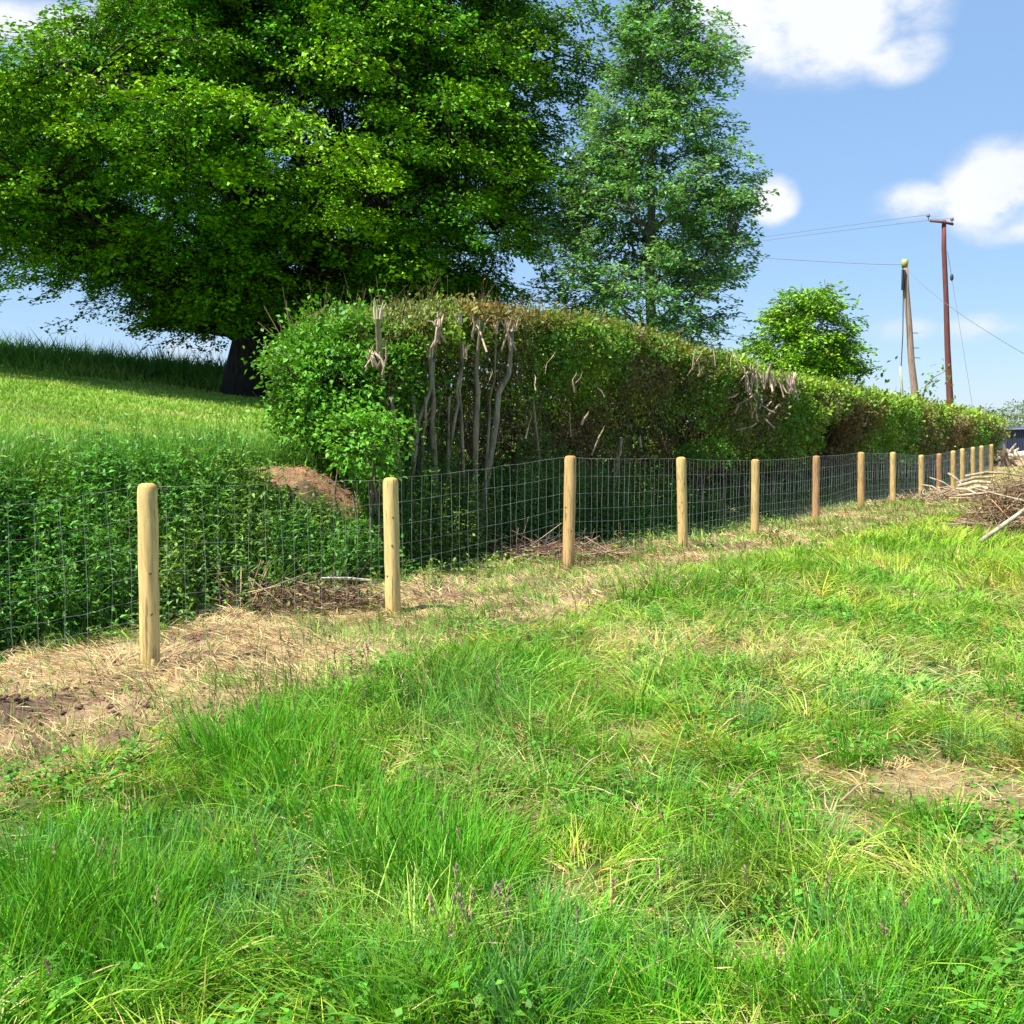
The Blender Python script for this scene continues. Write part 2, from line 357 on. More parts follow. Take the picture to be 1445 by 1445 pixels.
# ------------------------------------------------------------------ grass
def blades(mb, x, y, length, width, th0, th1, az, col, seg=3, z=None, tipc=None):
    n = len(x)
    if n == 0: return
    if z is None: z = ground(x, y)
    p = np.stack([x, y, z - .01], 1); h = np.stack([np.cos(az), np.sin(az), np.zeros(n)], 1)
    perp = np.stack([-np.sin(az), np.cos(az), np.zeros(n)], 1)
    tw = rng.normal(0, .7, n)
    v = np.empty((n, seg + 1, 2, 3)); q = p.copy(); c = np.empty((n, seg + 1, 2, 3))
    for k in range(seg + 1):
        t = k / seg; th = th0 + (th1 - th0) * t
        dirv = h * np.sin(th)[:, None] + np.array([0, 0, 1.0]) * np.cos(th)[:, None]
        nrm = np.cross(perp, dirv); wv = perp * np.cos(tw)[:, None] + nrm * np.sin(tw)[:, None]
        w = width * (.75 if k == 0 else (1 - t) ** .7 + .06) * .5
        v[:, k, 0] = q - wv * w[:, None]; v[:, k, 1] = q + wv * w[:, None]
        c[:, k, :] = (col * (.9 + .2 * t))[:, None]
        q = q + dirv * (length / seg)[:, None]
    v = v.reshape(n, -1, 3)
    # never let a lodged blade run below its own root
    v[:, :, 2] = np.maximum(v[:, :, 2], (z - .01)[:, None] + .004)
    b = np.arange(n)[:, None, None] * (seg + 1) * 2; k = np.arange(seg)[None, :, None] * 2
    f = b + k + np.array([0, 1, 3, 2])[None, None]
    mb.add(v.reshape(-1, 3), f.reshape(-1, 4), c.reshape(-1, 3))

def scatter(y0, y1, dens, margin=.35, xmin=None, xmax=None):
    n = int(dens * .964 * (y1 ** 2 - y0 ** 2) / 2 * 1.1 + dens * margin * (y1 - y0) * 2)
    y = np.sqrt(rng.uniform(y0 ** 2, y1 ** 2, n)); x = rng.uniform(-1, 1, n) * (y * .495 + margin)
    return x, y

LG = np.array([.09, .30, .014]); MG = np.array([.165, .40, .022]); YG = np.array([.33, .51, .05]); BG = np.array([.13, .33, .085]); ST = np.array([.58, .46, .22]); PG = np.array([.30, .50, .13])
grass = MB(); straw = MB()
bands = [(2.3, 4, 3600, .0052, 4), (4, 6, 3000, .0055, 4), (6, 9, 1750, .0075, 3), (9, 14, 900, .011, 3), (14, 22, 420, .017, 2), (22, 36, 170, .03, 2), (36, 70, 40, .07, 2)]
for (ya, yb, de, wd, sg) in bands:
    x, y = scatter(ya, yb, de); s, d = sd_of(x, y)
    edge = (fbm(x * 1.5, y * 1.5, 12) - .5) * .9
    k = d - border(s) + edge + rng.normal(0, .10, len(x)) < 0
    k &= (d < 0) | (s > 58)
    x, y, s, d = x[k], y[k], s[k], d[k]; n = len(x)
    dry = np.clip(pmask(x, y, DRY), 0, 1); lush = np.clip(pmask(x, y, LUSH), 0, 1); blue = pmask(x, y, BLUE); pale = pmask(x, y, PALE)
    tuft = fbm(x * 1.7, y * 1.7, 31); tf = fbm(x * 6, y * 6, 33)
    cs_ = 5.2 if y.mean() < 9 else 3.0
    jx = x * cs_ + 1.2 * vnoise(x * 4, y * 4, 201); jy = y * cs_ + 1.2 * vnoise(x * 4, y * 4, 202); ci, cj = np.floor(jx), np.floor(jy)
    k1, k2, k3 = hsh(ci, cj, 211), hsh(ci, cj, 212), hsh(ci, cj, 213); splay = np.arctan2(jy - cj - .5, jx - ci - .5)
    lodge = np.clip(.5 * (k3 - .5) + 1.35 - lush * 1.0 - .5 * sst(8, 12, y) - .8 * (tuft - .5), 0, 1)
    keep = rng.random(n) > dry * .55 + .35 * (1 - sst(.25, .42, tf))
    edge_thin = np.clip(-(d - border(s)) / .8, .15, 1)
    ln = (.052 + .075 * tuft + .12 * lush + .055 * lodge + .04 * sst(8, 12, y)) * (1 - .55 * dry) * (.55 + .45 * edge_thin) * rng.lognormal(0, .25, n) * (.62 + .8 * k1)
    flow = 2 * np.pi * 1.6 * fbm(x * .9 + 3, y * .9, 41, 2) + (k2 - .5) * 2.2 + rng.normal(0, .45, n)
    flow = np.where(k3 > .55, splay + rng.normal(0, .5, n), flow)
    flow = np.where(rng.random(n) < .12 + .2 * lush, rng.uniform(0, 6.28, n), flow)
    up = rng.random(n) > lodge * .9
    th0 = np.where(up, rng.uniform(.0, .45, n), rng.uniform(.45, 1.15, n)); th1 = np.where(up, th0 + rng.uniform(.2, 1.1, n), rng.uniform(1.3, 1.95, n))
    col = MG[None] * np.ones((n, 1)); a = fbm(x * 1.1, y * 1.1, 51)[:, None]
    col = col + (YG - MG) * np.clip((a - .33) * 3.6, 0, 1) * (1 - .8 * lush[:, None])
    col = col + (LG - col) * np.clip(lush * .85, 0, 1)[:, None]; col = col + (BG - col) * np.clip(blue * .35, 0, 1)[:, None]
    col = col + (PG - col) * np.clip(pale * .9, 0, 1)[:, None] * (rng.random((n, 1)) < .8)
    isst = rng.random(n) < .09 + dry * .85 + .10 * (1 - edge_thin) + .22 * (fbm(x * 1.3, y * 1.3, 61) > .54) * (1 - lush)
    col[isst] = ST; ln = np.where(isst, ln * .7, ln)
    col = col * (.62 + .62 * hsh(ci, cj, 215))[:, None] * np.stack([.8 + .5 * k1, np.ones(n), np.ones(n)], 1)
    col = jit(col, n, .20, .07)
    w = 1.12 * wd * rng.uniform(.6, 1.35, n)
    m = keep
    blades(grass, x[m], y[m], ln[m], w[m], th0[m], th1[m], flow[m], col[m], sg)
# dense upright tussocks of long grass in the field
def tussocks(lst, per, ln, col, w=.006, spread=.16):
    for (px, py, c) in lst:
        cx, cy, _ = on_z(px, py); n = per
        r = spread * np.sqrt(rng.random(n)) * rng.uniform(.8, 1.3); a = rng.uniform(0, 6.28, n)
        x = cx + r * np.cos(a) * 1.3; y = cy + r * np.sin(a)
        blades(grass, x, y, ln * rng.lognormal(0, .22, n), w * rng.uniform(.6, 1.3, n), rng.uniform(.02, .35, n), rng.uniform(.4, 1.3, n), a + rng.normal(0, .7, n),
               jit(col if c is None else c, n, .18), 4)
T = []
for k in range(150):
    px = random.uniform(-20, 1460); py = random.uniform(930, 1470)
    if pmask(np.array([on_z(px, py)[0]]), np.array([on_z(px, py)[1]]), DRY)[0] > .35: continue
    sv, dv = sd_of(*on_z(px, py)[:2])
    if dv > border(sv) - .35: continue
    T.append((px, py, [None, LG * 1.1, MG, BG][k % 4]))
tussocks(T, 170, .15, LG * 1.3, spread=.12)
tussocks([(80, 1330, LG), (150, 1350, LG), (40, 1260, LG), (200, 1290, LG), (370, 1090, None), (420, 1050, None), (330, 1070, None), (450, 1120, None), (560, 1230, LG), (620, 1250, LG), (660, 1270, None), (520, 1180, None)],
         300, .22, LG * 1.2, .008, .18)
# flat thatch and clover-like leaves among the grass
n = 26000; y = np.sqrt(rng.uniform(2.4 ** 2, 11 ** 2, n)); x = rng.uniform(-1, 1, n) * (y * .495 + .3); s, d = sd_of(x, y); tn = fbm(x * 1.6, y * 1.6, 231)
k = (d < border(s) - .1) & (rng.random(n) < np.clip((tn - .42) * 5, .04, 1)); x, y = x[k], y[k]; n = len(x)
blades(grass, x, y, rng.uniform(.05, .15, n), rng.uniform(.003, .006, n), rng.uniform(1.1, 1.5, n), rng.uniform(1.4, 1.8, n), rng.uniform(0, 6.28, n), jit(ST, n, .3), 3, z=ground(x, y) + rng.uniform(.02, .11, n))
n = 9000; y = np.sqrt(rng.uniform(2.4 ** 2, 9 ** 2, n)); x = rng.uniform(-1, 1, n) * (y * .495 + .3); s, d = sd_of(x, y); tn = fbm(x * 2.2, y * 2.2, 233)
k = (d < border(s) + .3) & (tn > .55); x, y = x[k], y[k]; n = len(x)
for j in range(4):
    a = rng.uniform(0, 6.28, n); add_leaves(grass, np.stack([x, y, ground(x, y) + rng.uniform(.03, .12, n)], 1), np.stack([np.cos(a), np.sin(a), rng.normal(.2, .3, n)], 1), rng.normal(0, .3, (n, 3)) + [0, 0, 1], rng.uniform(.02, .05, n), rng.uniform(.014, .03, n), jit(np.array([.10, .30, .03]), n, .25))
# upper field: short lit sward, long growth along the lip of the bank and on the crest
for (ya, yb, de, wd, sg) in [(8, 12, 1300, .012, 2), (12, 18, 560, .02, 2), (18, 28, 230, .034, 2), (28, 40, 150, .045, 2)]:
    x, y = scatter(ya, yb, de, 1.0); s, d = sd_of(x, y)
    k = (d > 2.3) & (x < .15 * y) & (s < 30); x, y, s, d = x[k], y[k], s[k], d[k]; n = len(x)
    lip = 1 - sst(2.6, 4.6, d + (fbm(x, y, 8) - .5) * 1.5); crest = sst(29, 32, y + (fbm(x * .5, y, 9) - .5) * 3)
    ln = (.07 + .26 * lip + .62 * crest) * rng.lognormal(0, .25, n)
    col = np.array([.24, .40, .05]) * (1 - lip[:, None]) + np.array([.10, .28, .03]) * lip[:, None]
    col = col * (.7 + .6 * fbm(x * .4, y * .9, 22)[:, None]); col = col + (np.array([.42, .47, .12]) - col) * sst(.48, .66, fbm(x * .35, y * 1.1, 27))[:, None] * .75 * (1 - lip[:, None])
    col = col * (1 - crest[:, None]) + np.array([.07, .20, .025]) * crest[:, None]  # crest grass coloured darker, painting in the shadow band under the tree
    k = redk = (((s - sd_of(RED_C[0], RED_C[1])[0]) / .8) ** 2 + ((d - 2.3 + .35 * (s - sd_of(RED_C[0], RED_C[1])[0])) / .46) ** 2) > rng.uniform(.4, 1.2, n)
    blades(grass, x[k], y[k], ln[k], (wd * rng.uniform(.6, 1.3, n))[k], rng.uniform(0, .6, n)[k], rng.uniform(.5, 1.5, n)[k], rng.uniform(0, 6.28, n)[k], jit(col, n, .18)[k], sg)
tag(grass.build('grass', M_GRASS), 'long green meadow grass, lodged and tufted in the field and up the bank', 'grass', kind='stuff')

# trimmed dry grass lying on the strip along the fence
for (ya, yb, de, wd) in [(3.5, 6, 2600, .005), (6, 9, 1900, .007), (9, 14, 900, .010), (14, 24, 380, .017), (24, 45, 130, .032)]:
    x, y = scatter(ya, yb, de, .5); s, d = sd_of(x, y)
    edge = (fbm(x * 1.5, y * 1.5, 12) - .5) * .9; e = d - border(s) + edge
    k = (e > -.35) & (d < 1.7) & (s < 54) & (rng.random(len(x)) < sst(-.35, .2, e))
    soil = np.exp(-(((x + 2.75) / .75) ** 2 + ((y - 5.8) / .55) ** 2)); k &= rng.random(len(x)) > soil * .8
    k &= rng.random(len(x)) > .5 * (fbm(x * 4, y * 4, 71) < .40)
    x, y, s, d, e = x[k], y[k], s[k], d[k], e[k]; n = len(x)
    green = rng.random(n) < np.clip(.14 + 2.2 * (fbm(x * 1.4, y * 1.4, 77) - .47) + .3 * (s > 2.5) + .3 * np.exp(-(e / .3) ** 2), .04, .7)
    fl = 6 * fbm(x * 2, y * 2, 78, 2) + rng.normal(0, .8, n)
    t0 = np.where(green, rng.uniform(.1, 1.0, n), rng.uniform(1.0, 1.5, n)); t1 = np.where(green, t0 + .7, rng.uniform(1.4, 1.75, n))
    col = np.where(green[:, None], np.array([.17, .30, .045])[None], np.array([.56, .43, .21])[None])
    br = rng.random(n) < .22; col[br & ~green] = (.26, .14, .07)
    pk = (rng.random(n) < .5) & (s > 4.5) & (s < 9) & (d > -.5); col[pk & ~green] = (.36, .20, .13)
    blades(straw, x, y, rng.uniform(.05, .17, n), wd * rng.uniform(.6, 1.3, n), t0, t1, fl, jit(col, n, .25), 2, z=ground(x, y) + rng.uniform(0, .045, n))
n = 700; ss = RED_S[0] + rng.normal(0, .5, n); dd = 2.3 - .35 * (ss - RED_S[0]) + rng.normal(0, .3, n); x, y = xy_of(ss, dd); gr = rng.random(n) < .35
blades(straw, x, y, rng.uniform(.05, .16, n), rng.uniform(.004, .01, n), np.where(gr, rng.uniform(0, .8, n), rng.uniform(1.1, 1.5, n)), rng.uniform(1.2, 1.7, n), rng.uniform(0, 6.28, n), jit(np.where(gr[:, None], np.array([[.16, .34, .04]]), np.array([[.50, .36, .19]])), n, .25), 2)
tag(straw.build('dry_cut_grass', M_STRAW), 'straw coloured strimmed grass lying along the foot of the fence', 'cut grass', kind='stuff')

# loose clods of dug earth on the bare ground at the left
mb = MB()
for k in range(650):
    x = random.gauss(-2.7, .55); y = random.gauss(5.85, .38); r_ = random.choice([.006, .008, .012, .02]) * random.uniform(.5, 1.3)
    z = gz(x, y); th = random.uniform(0, 6); a = np.array([math.cos(th), math.sin(th), random.uniform(-.3, .5)]) * r_; p = np.array([x, y, z + r_ * .35])
    add_tube(mb, [p - a, p - a * .5, p + a * .4 + rng.normal(0, r_ * .2, 3), p + a], np.array([.3, .8, .65, .2]) * r_ * random.uniform(.6, 1.1), 5 + k % 2 * 1 - 1, np.array([.20, .12, .085]) * random.uniform(.6, 1.5))
tag(mb.build('soil_clods', M_SOIL), 'loose clods of dug brown earth on the bare ground at the left', 'soil', kind='stuff')
# ------------------------------------------------------------------ weeds on the bank
def stem_plants(mb, x, y, h, col, leaf=.07, pairs=6, lean=.2, wl=.5):
    n = len(x); z = ground(x, y); az = rng.uniform(0, 6.28, n); ln = rng.uniform(0, lean, n)
    base = np.stack([x, y, z], 1); top = base + np.stack([np.cos(az) * ln * h, np.sin(az) * ln * h, h * np.cos(ln)], 1)
    add_twigs(mb, base, top, .003, jit(np.array([.10, .19, .04]), n))
    for k in range(pairs):
        t = (k + .6) / pairs; p = base + (top - base) * t + rng.normal(0, .01, (n, 3)); a0 = rng.uniform(0, 6.28, n)
        for j in range(3 if k == pairs - 1 else 2):
            a = a0 + j * np.pi + rng.normal(0, .4, n)
            el = rng.normal(-.15 + .5 * (k == pairs - 1), .35, n)
            dv = np.stack([np.cos(a) * np.cos(el), np.sin(a) * np.cos(el), np.sin(el)], 1)
            sz = leaf * (1.15 - .5 * t) * rng.uniform(.7, 1.3, n)
            add_leaves(mb, p, dv, norm(np.array([[0, 0, 1.0]]) + rng.normal(0, .3, (n, 3))), sz, sz * wl, jit(col, n, .2))
weeds = MB()
def bank_plants(s0, s1, d0, d1, n, h, col, leaf, **kw):
    s = rng.uniform(s0, s1, n); d = rng.uniform(d0, d1, n); x, y = xy_of(s, d)
    r = ((s - sd_of(RED_C[0], RED_C[1])[0]) / .75) ** 2 + ((d - 2.25 + .35 * (s - sd_of(RED_C[0], RED_C[1])[0])) / .48) ** 2; k = r > rng.uniform(.5, 1.2, n)
    bare = (fbm(s * 1.3, d * 2, 81) < .33) & (s > 5); k &= ~bare
    gapm = (s > 1.5) & (s < 3.4) & (d < 1.5) & (rng.random(n) < .75); k &= ~gapm
    s, d, x, y = s[k], d[k], x[k], y[k]
    hh = h * rng.uniform(.45, 1.2, len(x)) * (.35 + 1.3 * fbm(s * 1.6, d * 2.0, 84)); hh = hh * (1 - .45 * sst(2.0, 3.0, d)) * np.where((np.abs(s - sd_of(RED_C[0], RED_C[1])[0]) < .75) & (d > 1.5) & (d < 2.3), .5, 1) * np.where(rng.random(len(x)) < .12, 1.35, 1)
    col = col[None] * (.6 + .9 * fbm(s * 1.9, d * 2.3, 87))[:, None] + np.array([.07, .03, .01]) * (fbm(s * 1.2, d * 2, 88) > .55)[:, None]
    stem_plants(weeds, x, y, hh, col, leaf, **kw)
bank_plants(-4, 4.4, 1.2, 2.3, 2300, .50, np.array([.095, .28, .04]), .085, wl=.42)
bank_plants(-4, 4.2, 1.9, 3.6, 700, .42, np.array([.10, .27, .035]), .085)
bank_plants(-4, 4.2, 1.2, 2.6, 900, .60, np.array([.12, .31, .05]), .085, wl=.30)
bank_plants(-3, 3.5, 2.2, 4.2, 500, .26, np.array([.18, .36, .05]), .08)
bank_plants(-1.5, 1.5, 2.4, 3.4, 160, .45, np.array([.32, .38, .14]), .08)
bank_plants(4, 14, 1.1, 2.2, 1900, .42, np.array([.075, .22, .03]), .085)
bank_plants(4.4, 10, 1.1, 1.75, 900, .95, np.array([.06, .18, .028]), .075, pairs=9)  # nettles under the hedge: its shade is put into these darker greens
bank_plants(14, 52, .9, 2.0, 1600, .42, np.array([.07, .19, .03]), .11, pairs=4)
bank_plants(3.5, 16, .3, 1.2, 500, .18, np.array([.18, .31, .05]), .065, pairs=3)
bank_plants(-3, 3.5, .9, 1.5, 160, .25, np.array([.14, .30, .05]), .07, pairs=4)
n = 26000; ws = rng.uniform(-4, 4.6, n); wd_ = 1.2 + 2.6 * rng.random(n) ** .8; wx, wy = xy_of(ws, wd_)
kk = (fbm(wx * 1.6, wy * 1.6, 86) > .42) & ((((ws - sd_of(RED_C[0], RED_C[1])[0]) / .75) ** 2 + ((wd_ - 2.25) / .5) ** 2) > 1); n = kk.sum()
blades(weeds, wx[kk], wy[kk], rng.uniform(.2, .55, n), rng.uniform(.005, .010, n), rng.uniform(0, .4, n), rng.uniform(.6, 1.7, n), rng.uniform(0, 6.28, n), jit(np.array([.13, .32, .035]), n, .22), 3)
tag(weeds.build('nettles', M_WEED), 'dense dark green nettles and weeds covering the bank behind the fence', 'weeds', kind='stuff')

# ------------------------------------------------------------------ stock fence
PINE = np.array([.64, .47, .19]); PINE2 = np.array([.54, .36, .15]); PINE3 = np.array([.44, .27, .13])
fence = empty('wire_fence', (post_b[0][0], post_b[0][1], post_b[0][2]), 'stock wire fence on round pale timber posts running along the hedge', 'fence')
tops = []
for i, ((tx, ty, bx, by, wpx), b) in enumerate(zip(POSTS, post_b)):
    t = on_fence(tx, ty); rad = .062 if i else .064
    rad = min(max(wpx / F * b[1] / 2, .058), .075)
    ax = t - b; hgt = np.linalg.norm(ax); tops.append((b, t, rad))
    ks = [-.14, 0, .04, .10] + list(np.linspace(.2, .9, 8)) + [.955, .978, .992, 1.0]
    rs = [1, 1, 1, 1] + list(1 + rng.normal(0, .012, 8)) + [1, .96, .82, .55]
    if i == 0: rs = [.75, .95, 1, 1] + rs[4:]
    pts = np.array([b + ax * k for k in ks]); pts[1:-4, :2] += rng.normal(0, .0018, (len(ks) - 5, 2))
    mb = MB(); col = [PINE, PINE * 1.05, PINE2, PINE, PINE * .9, PINE3, PINE2, PINE, PINE * .95, PINE3, PINE, PINE * 1.05, PINE, PINE, PINE2][i]
    v0 = mb.n; add_tube(mb, pts, np.array(rs) * rad, 18, col)
    # damp stain at the foot and a darker weathered cap, part of the timber itself
    c = np.repeat(np.asarray(col)[None], len(mb.v[0]), 0); zz = (mb.v[0][:, 2] - b[2]) / hgt
    c *= (1 - .20 * np.exp(-np.clip(zz, 0, 2) / .05))[:, None]; c[zz > .96] *= np.array([.86, .74, .62]); mb.c[0] = c.astype(np.float32)
    po = mb.build('fence_post', M_WOOD, fence, smooth=True)
    if i == 0: po['label'] = 'nearest pale yellow post with a pointed chip at its foot'
    if i < 4:
        for zz in (.52, .30, .72, .86)[:2 + (i % 2)]:      # knots
            a_ = -1.9 + random.uniform(-.7, .9); p = b + ax * zz; o_ = np.array([math.cos(a_), math.sin(a_), 0]) * (rad * 1.0)
            kb = MB(); add_tube(kb, [p + o_ * .93, p + o_ * 1.03, p + o_ * 1.05], [.010, .009, .004], 8, np.array([.22, .12, .05])); kb.build('knot', M_WOOD, po)
# chip of split wood at the foot of the first post
mb = MB(); b = post_b[0]
q = np.array(on_fence(219, 925)) + np.array([.0, -.045, 0])
add_tube(mb, [q + (0.005, -.035, -.13), q + (.01, -.03, -.02), q + (-.012, -.018, .06)], [.028, .022, .002], 6, PINE * .95); mb.build('split_chip', M_WOOD, fence)
# netting: horizontal line wires and vertical stays, stapled on the hedge side of the posts
wb = MB(); HW = [.04, .15, .26, .38, .52, .68, .86, 1.05]
sides = []
b0, t0, r0 = tops[0]
ext_s = [-3.2, -1.2]
line_pts = [np.array([*xy_of(s, .075), zfence(s)]) for s in ext_s] + [b + np.array([ND[0], ND[1], 0]) * .072 for (b, t, r) in tops]
hts = [1.16, 1.16] + [t[2] - b[2] for (b, t, r) in tops]
for a in range(len(line_pts) - 1):
    pa, pb = line_pts[a], line_pts[a + 1]; ha, hb_ = hts[a] - .05, hts[a + 1] - .05
    Lb = np.linalg.norm(pb - pa); m = 10; tt = np.linspace(0, 1, m + 1)
    wr = .0007 + .000065 * pa[1]
    for h in HW:
        f = h / 1.05; P = pa[None] * (1 - tt[:, None]) + pb[None] * tt[:, None]
        P[:, 2] += f * (ha * (1 - tt) + hb_ * tt) + .03 - .014 * np.sin(np.pi * tt) + rng.normal(0, .004, m + 1) * (tt > 0) * (tt < 1)
        P[:, :2] += ND * (np.sin(np.pi * tt) * rng.normal(0, .012))[:, None]
        add_twigs(wb, P[:-1], P[1:], wr * (1.2 if h == HW[-1] else .8), np.array([.6, .6, .6]))
    nv = int(Lb / .15); tv = (np.arange(nv) + .5) / nv
    P = pa[None] * (1 - tv[:, None]) + pb[None] * tv[:, None]; H = ha * (1 - tv) + hb_ * tv
    A = P.copy(); A[:, 2] += .05; B = P.copy(); B[:, 2] += H + .02; Mi = (A + B) / 2 + rng.normal(0, .012, A.shape) * np.array([1, 1, 0])
    add_twigs(wb, A, Mi, wr, np.array([.6, .6, .6])); add_twigs(wb, Mi, B, wr, np.array([.6, .6, .6]))
# loose tail of wire at the top of the first post
wb_ = wb.build('wire_netting', M_WIRE, fence)
mb = MB(); t = tops[0][1]; add_tube(mb, [t + (.02, .07, -.06), t + (.05, .075, -.01), t + (.07, .07, -.05), t + (.12, .08, -.07)], .006, 5, (.05, .045, .04), False); mb.build('wire_tail', M_BARK, fence)

# ------------------------------------------------------------------ hedge
h_px = [(470, 500), (500, 462), (530, 442), (570, 432), (640, 438), (740, 450), (800, 462), (860, 474), (930, 494), (1000, 516), (1070, 534), (1130, 545), (1200, 560), (1260, 570), (1330, 580), (1380, 591), (1425, 604)]
TH = 1.0
ht = []
for (px, py) in h_px:
    off = 2.3 if px < 1300 else np.interp(px, [1300, 1425], [2.1, 1.3])
    p = on_fence(px, py, off); ht.append((sd_of(p[0], p[1])[0], p[2]))
ht = np.array(sorted(ht)); HS0, HS1 = 4.2, min(ht[-1, 0], 53)
print('hedge span', HS0, HS1, ht[:, 0].round(1), ht[:, 1].round(2))
def h_top(s): return np.interp(s, ht[:, 0], ht[:, 1])
def h_mid(s): return np.interp(s, [0, 30, 52], [2.45, 2.3, 1.6])
def h_half(s): return np.interp(s, [0, 5, 30, 52], [.95, .95, .9, .7])
hedge = empty('hedge', (*xy_of(20, 2.4), gz(*xy_of(20, 2.4))), 'long trimmed hedge with cut stems rising behind the wire fence', 'hedge')
hl = MB(); tw = MB()
def hedge_shell(n_cl, s0, s1, per, leaf, sig):
    # clusters on front face / top / back
    u = rng.random(n_cl); s = s0 + (s1 - s0) * u
    zt = h_top(s); x0, y0 = xy_of(s, h_mid(s)); zb = ground(x0, y0) - .05; H = zt - zb
    face = rng.random(n_cl); mid = h_mid(s); hf = h_half(s)
    lump = (fbm(s * .9, face * 3, 91) - .5) * .8 + (fbm(s * 3.1, face * 9, 92) - .5) * .65
    h = np.empty(n_cl); d = np.empty(n_cl); f = face < .62; t = (face >= .62) & (face < .9); bk = face >= .9
    h[f] = rng.random(f.sum()) ** .7; d[f] = mid[f] - hf[f] * (1.0 - .75 * (1 - h[f]) ** 1.3) - (fbm(s[f] * .9, h[f] * 2.2, 91) - .5) * .9 - (fbm(s[f] * 2.8, h[f] * 6, 92) - .5) * .75
    h[t] = 1.0 + lump[t] * .13 - .04; d[t] = mid[t] + rng.uniform(-1, 1, t.sum()) * hf[t]
    h[bk] = rng.random(bk.sum()); d[bk] = mid[bk] + hf[bk]
    # rounded shoulders
    sh = f & (h > .85); d[sh] += (h[sh] - .85) * 1.2
    depth = rng.exponential(.13, n_cl) * np.where(f, 1, 0); d += depth
    ck = np.ones(n_cl, bool)
    low = sst(.05, .45, h); hol = fbm(s * 1.1, h * 2.2, 95)
    ck &= ~(f & (rng.random(n_cl) > .10 + .90 * low * sst(.36, .52, hol + .20 * h)))
    stemz = (s > 4.9) & (s < 8.3)                                   # the stretch of bare, cut stems
    ck &= ~(f & stemz & (h < .74) & (rng.random(n_cl) < .88))
    s, h, d, zb, H, zt, face, lump = [q[ck] for q in (s, h, d, zb, H, zt, face, lump)]; n = len(s)
    x, y = xy_of(s, d); z = zb + H * h
    cn = fbm(s * .8, h * 3, 96)
    base = np.array([.14, .31, .035])[None] * np.ones((n, 1))
    base = base + (np.array([.25, .42, .035]) - base) * np.clip(2.4 * (cn - .45), 0, 1)[:, None]
    dull = sst(.48, .60, fbm(s * .55, h * 1.5, 97))[:, None]; base = base + (np.array([.20, .20, .07]) - base) * dull * .8
    brown = (sst(.42, .58, fbm(s * .45 + 7, h * 1.4, 98)) * (h < .85) * (s > 8))[:, None]; base = base + (np.array([.22, .125, .065]) - base) * brown * .75
    rust = ((h > .93) * (s > 6.0) * (s < 13) * (rng.random(n) < .65))[:, None]; base = base + (np.array([.30, .15, .045]) - base) * rust * .5
    topg = (sst(.85, 1, h) * (s > 15))[:, None]; base = base + (np.array([.33, .48, .045]) - base) * topg * .6  # sunlight on the hedge top painted into brighter leaf colour
    m = per; N_ = n * m; rp = lambda q: np.repeat(q, m, 0)
    P = rp(np.stack([x, y, z], 1)) + rng.normal(0, 1, (N_, 3)) * rp(sig * rng.uniform(.5, 1.3, n))[:, None] * np.array([1, 1, .8])
    dv = rng.normal(0, 1, (N_, 3)) + np.array([0, 0, .3]) + rp(np.where(h[:, None] > .9, 1.0, 0) * np.array([[0, 0, 1.0]])) - np.array([ND[0], ND[1], 0]) * .4
    nv = rng.normal(0, .6, (N_, 3)) + np.array([0, 0, .9]) - np.array([ND[0], ND[1], 0]) * .4
    lf = leaf * rng.uniform(.5, 1.5, N_) * rp(rng.uniform(.75, 1.35, n))
    add_leaves(hl, P, dv, nv, lf, lf * .62, jit(rp(base * np.exp(rng.normal(0, .16, (n, 1)))), N_, .18))
    # a few twiglets in each cluster
    q = rng.random(n) < .55; c = np.stack([x, y, z], 1)[q]; kk = len(c)
    dirn = norm(rng.normal(0, 1, (kk, 3)) + np.array([0, 0, .8])); l2 = rng.uniform(.1, .35, kk)[:, None]
    add_twigs(tw, c - dirn * l2 * .6, c + dirn * l2 * .5, .0035 + .0001 * y[q].mean(), jit(np.array([.17, .11, .065]), kk, .35))
hedge_shell(5500, 4.85, 11, 16, .052, .075)
hedge_shell(5200, 11, 20, 14, .064, .09)
hedge_shell(3600, 20, 31, 12, .085, .13)
hedge_shell(2800, 31, HS1, 12, .12, .16)
# spiky regrowth along the cut top
for (s0, s1, n, lf) in [(4.6, 12, 650, .035), (12, 24, 700, .045), (24, HS1, 600, .07)]:
    s = rng.uniform(s0, s1, n); d = h_mid(s) + rng.uniform(-1, .9, n) * h_half(s); x, y = xy_of(s, d); z = h_top(s) - .08; hh = rng.exponential(.06, n) + .03
    a = np.stack([x, y, z], 1); b = a + np.stack([rng.normal(0, .03, n), rng.normal(0, .03, n), hh + .08], 1)
    add_twigs(tw, a, b, .0035, jit(np.array([.2, .10, .05]), n, .3))
    for k in range(5):
        t = rng.random((n, 1)); rus = ((s > 6.3) & (s < 11.5) & (rng.random(n) < .6))[:, None]
        add_leaves(hl, a + (b - a) * t, rng.normal(0, 1, (n, 3)) + [0, 0, .8], rng.normal(0, 1, (n, 3)), lf, lf * .6, jit(np.where(rus, np.array([[.30, .13, .045]]), np.array([[.17, .29, .035]])), n, .2))
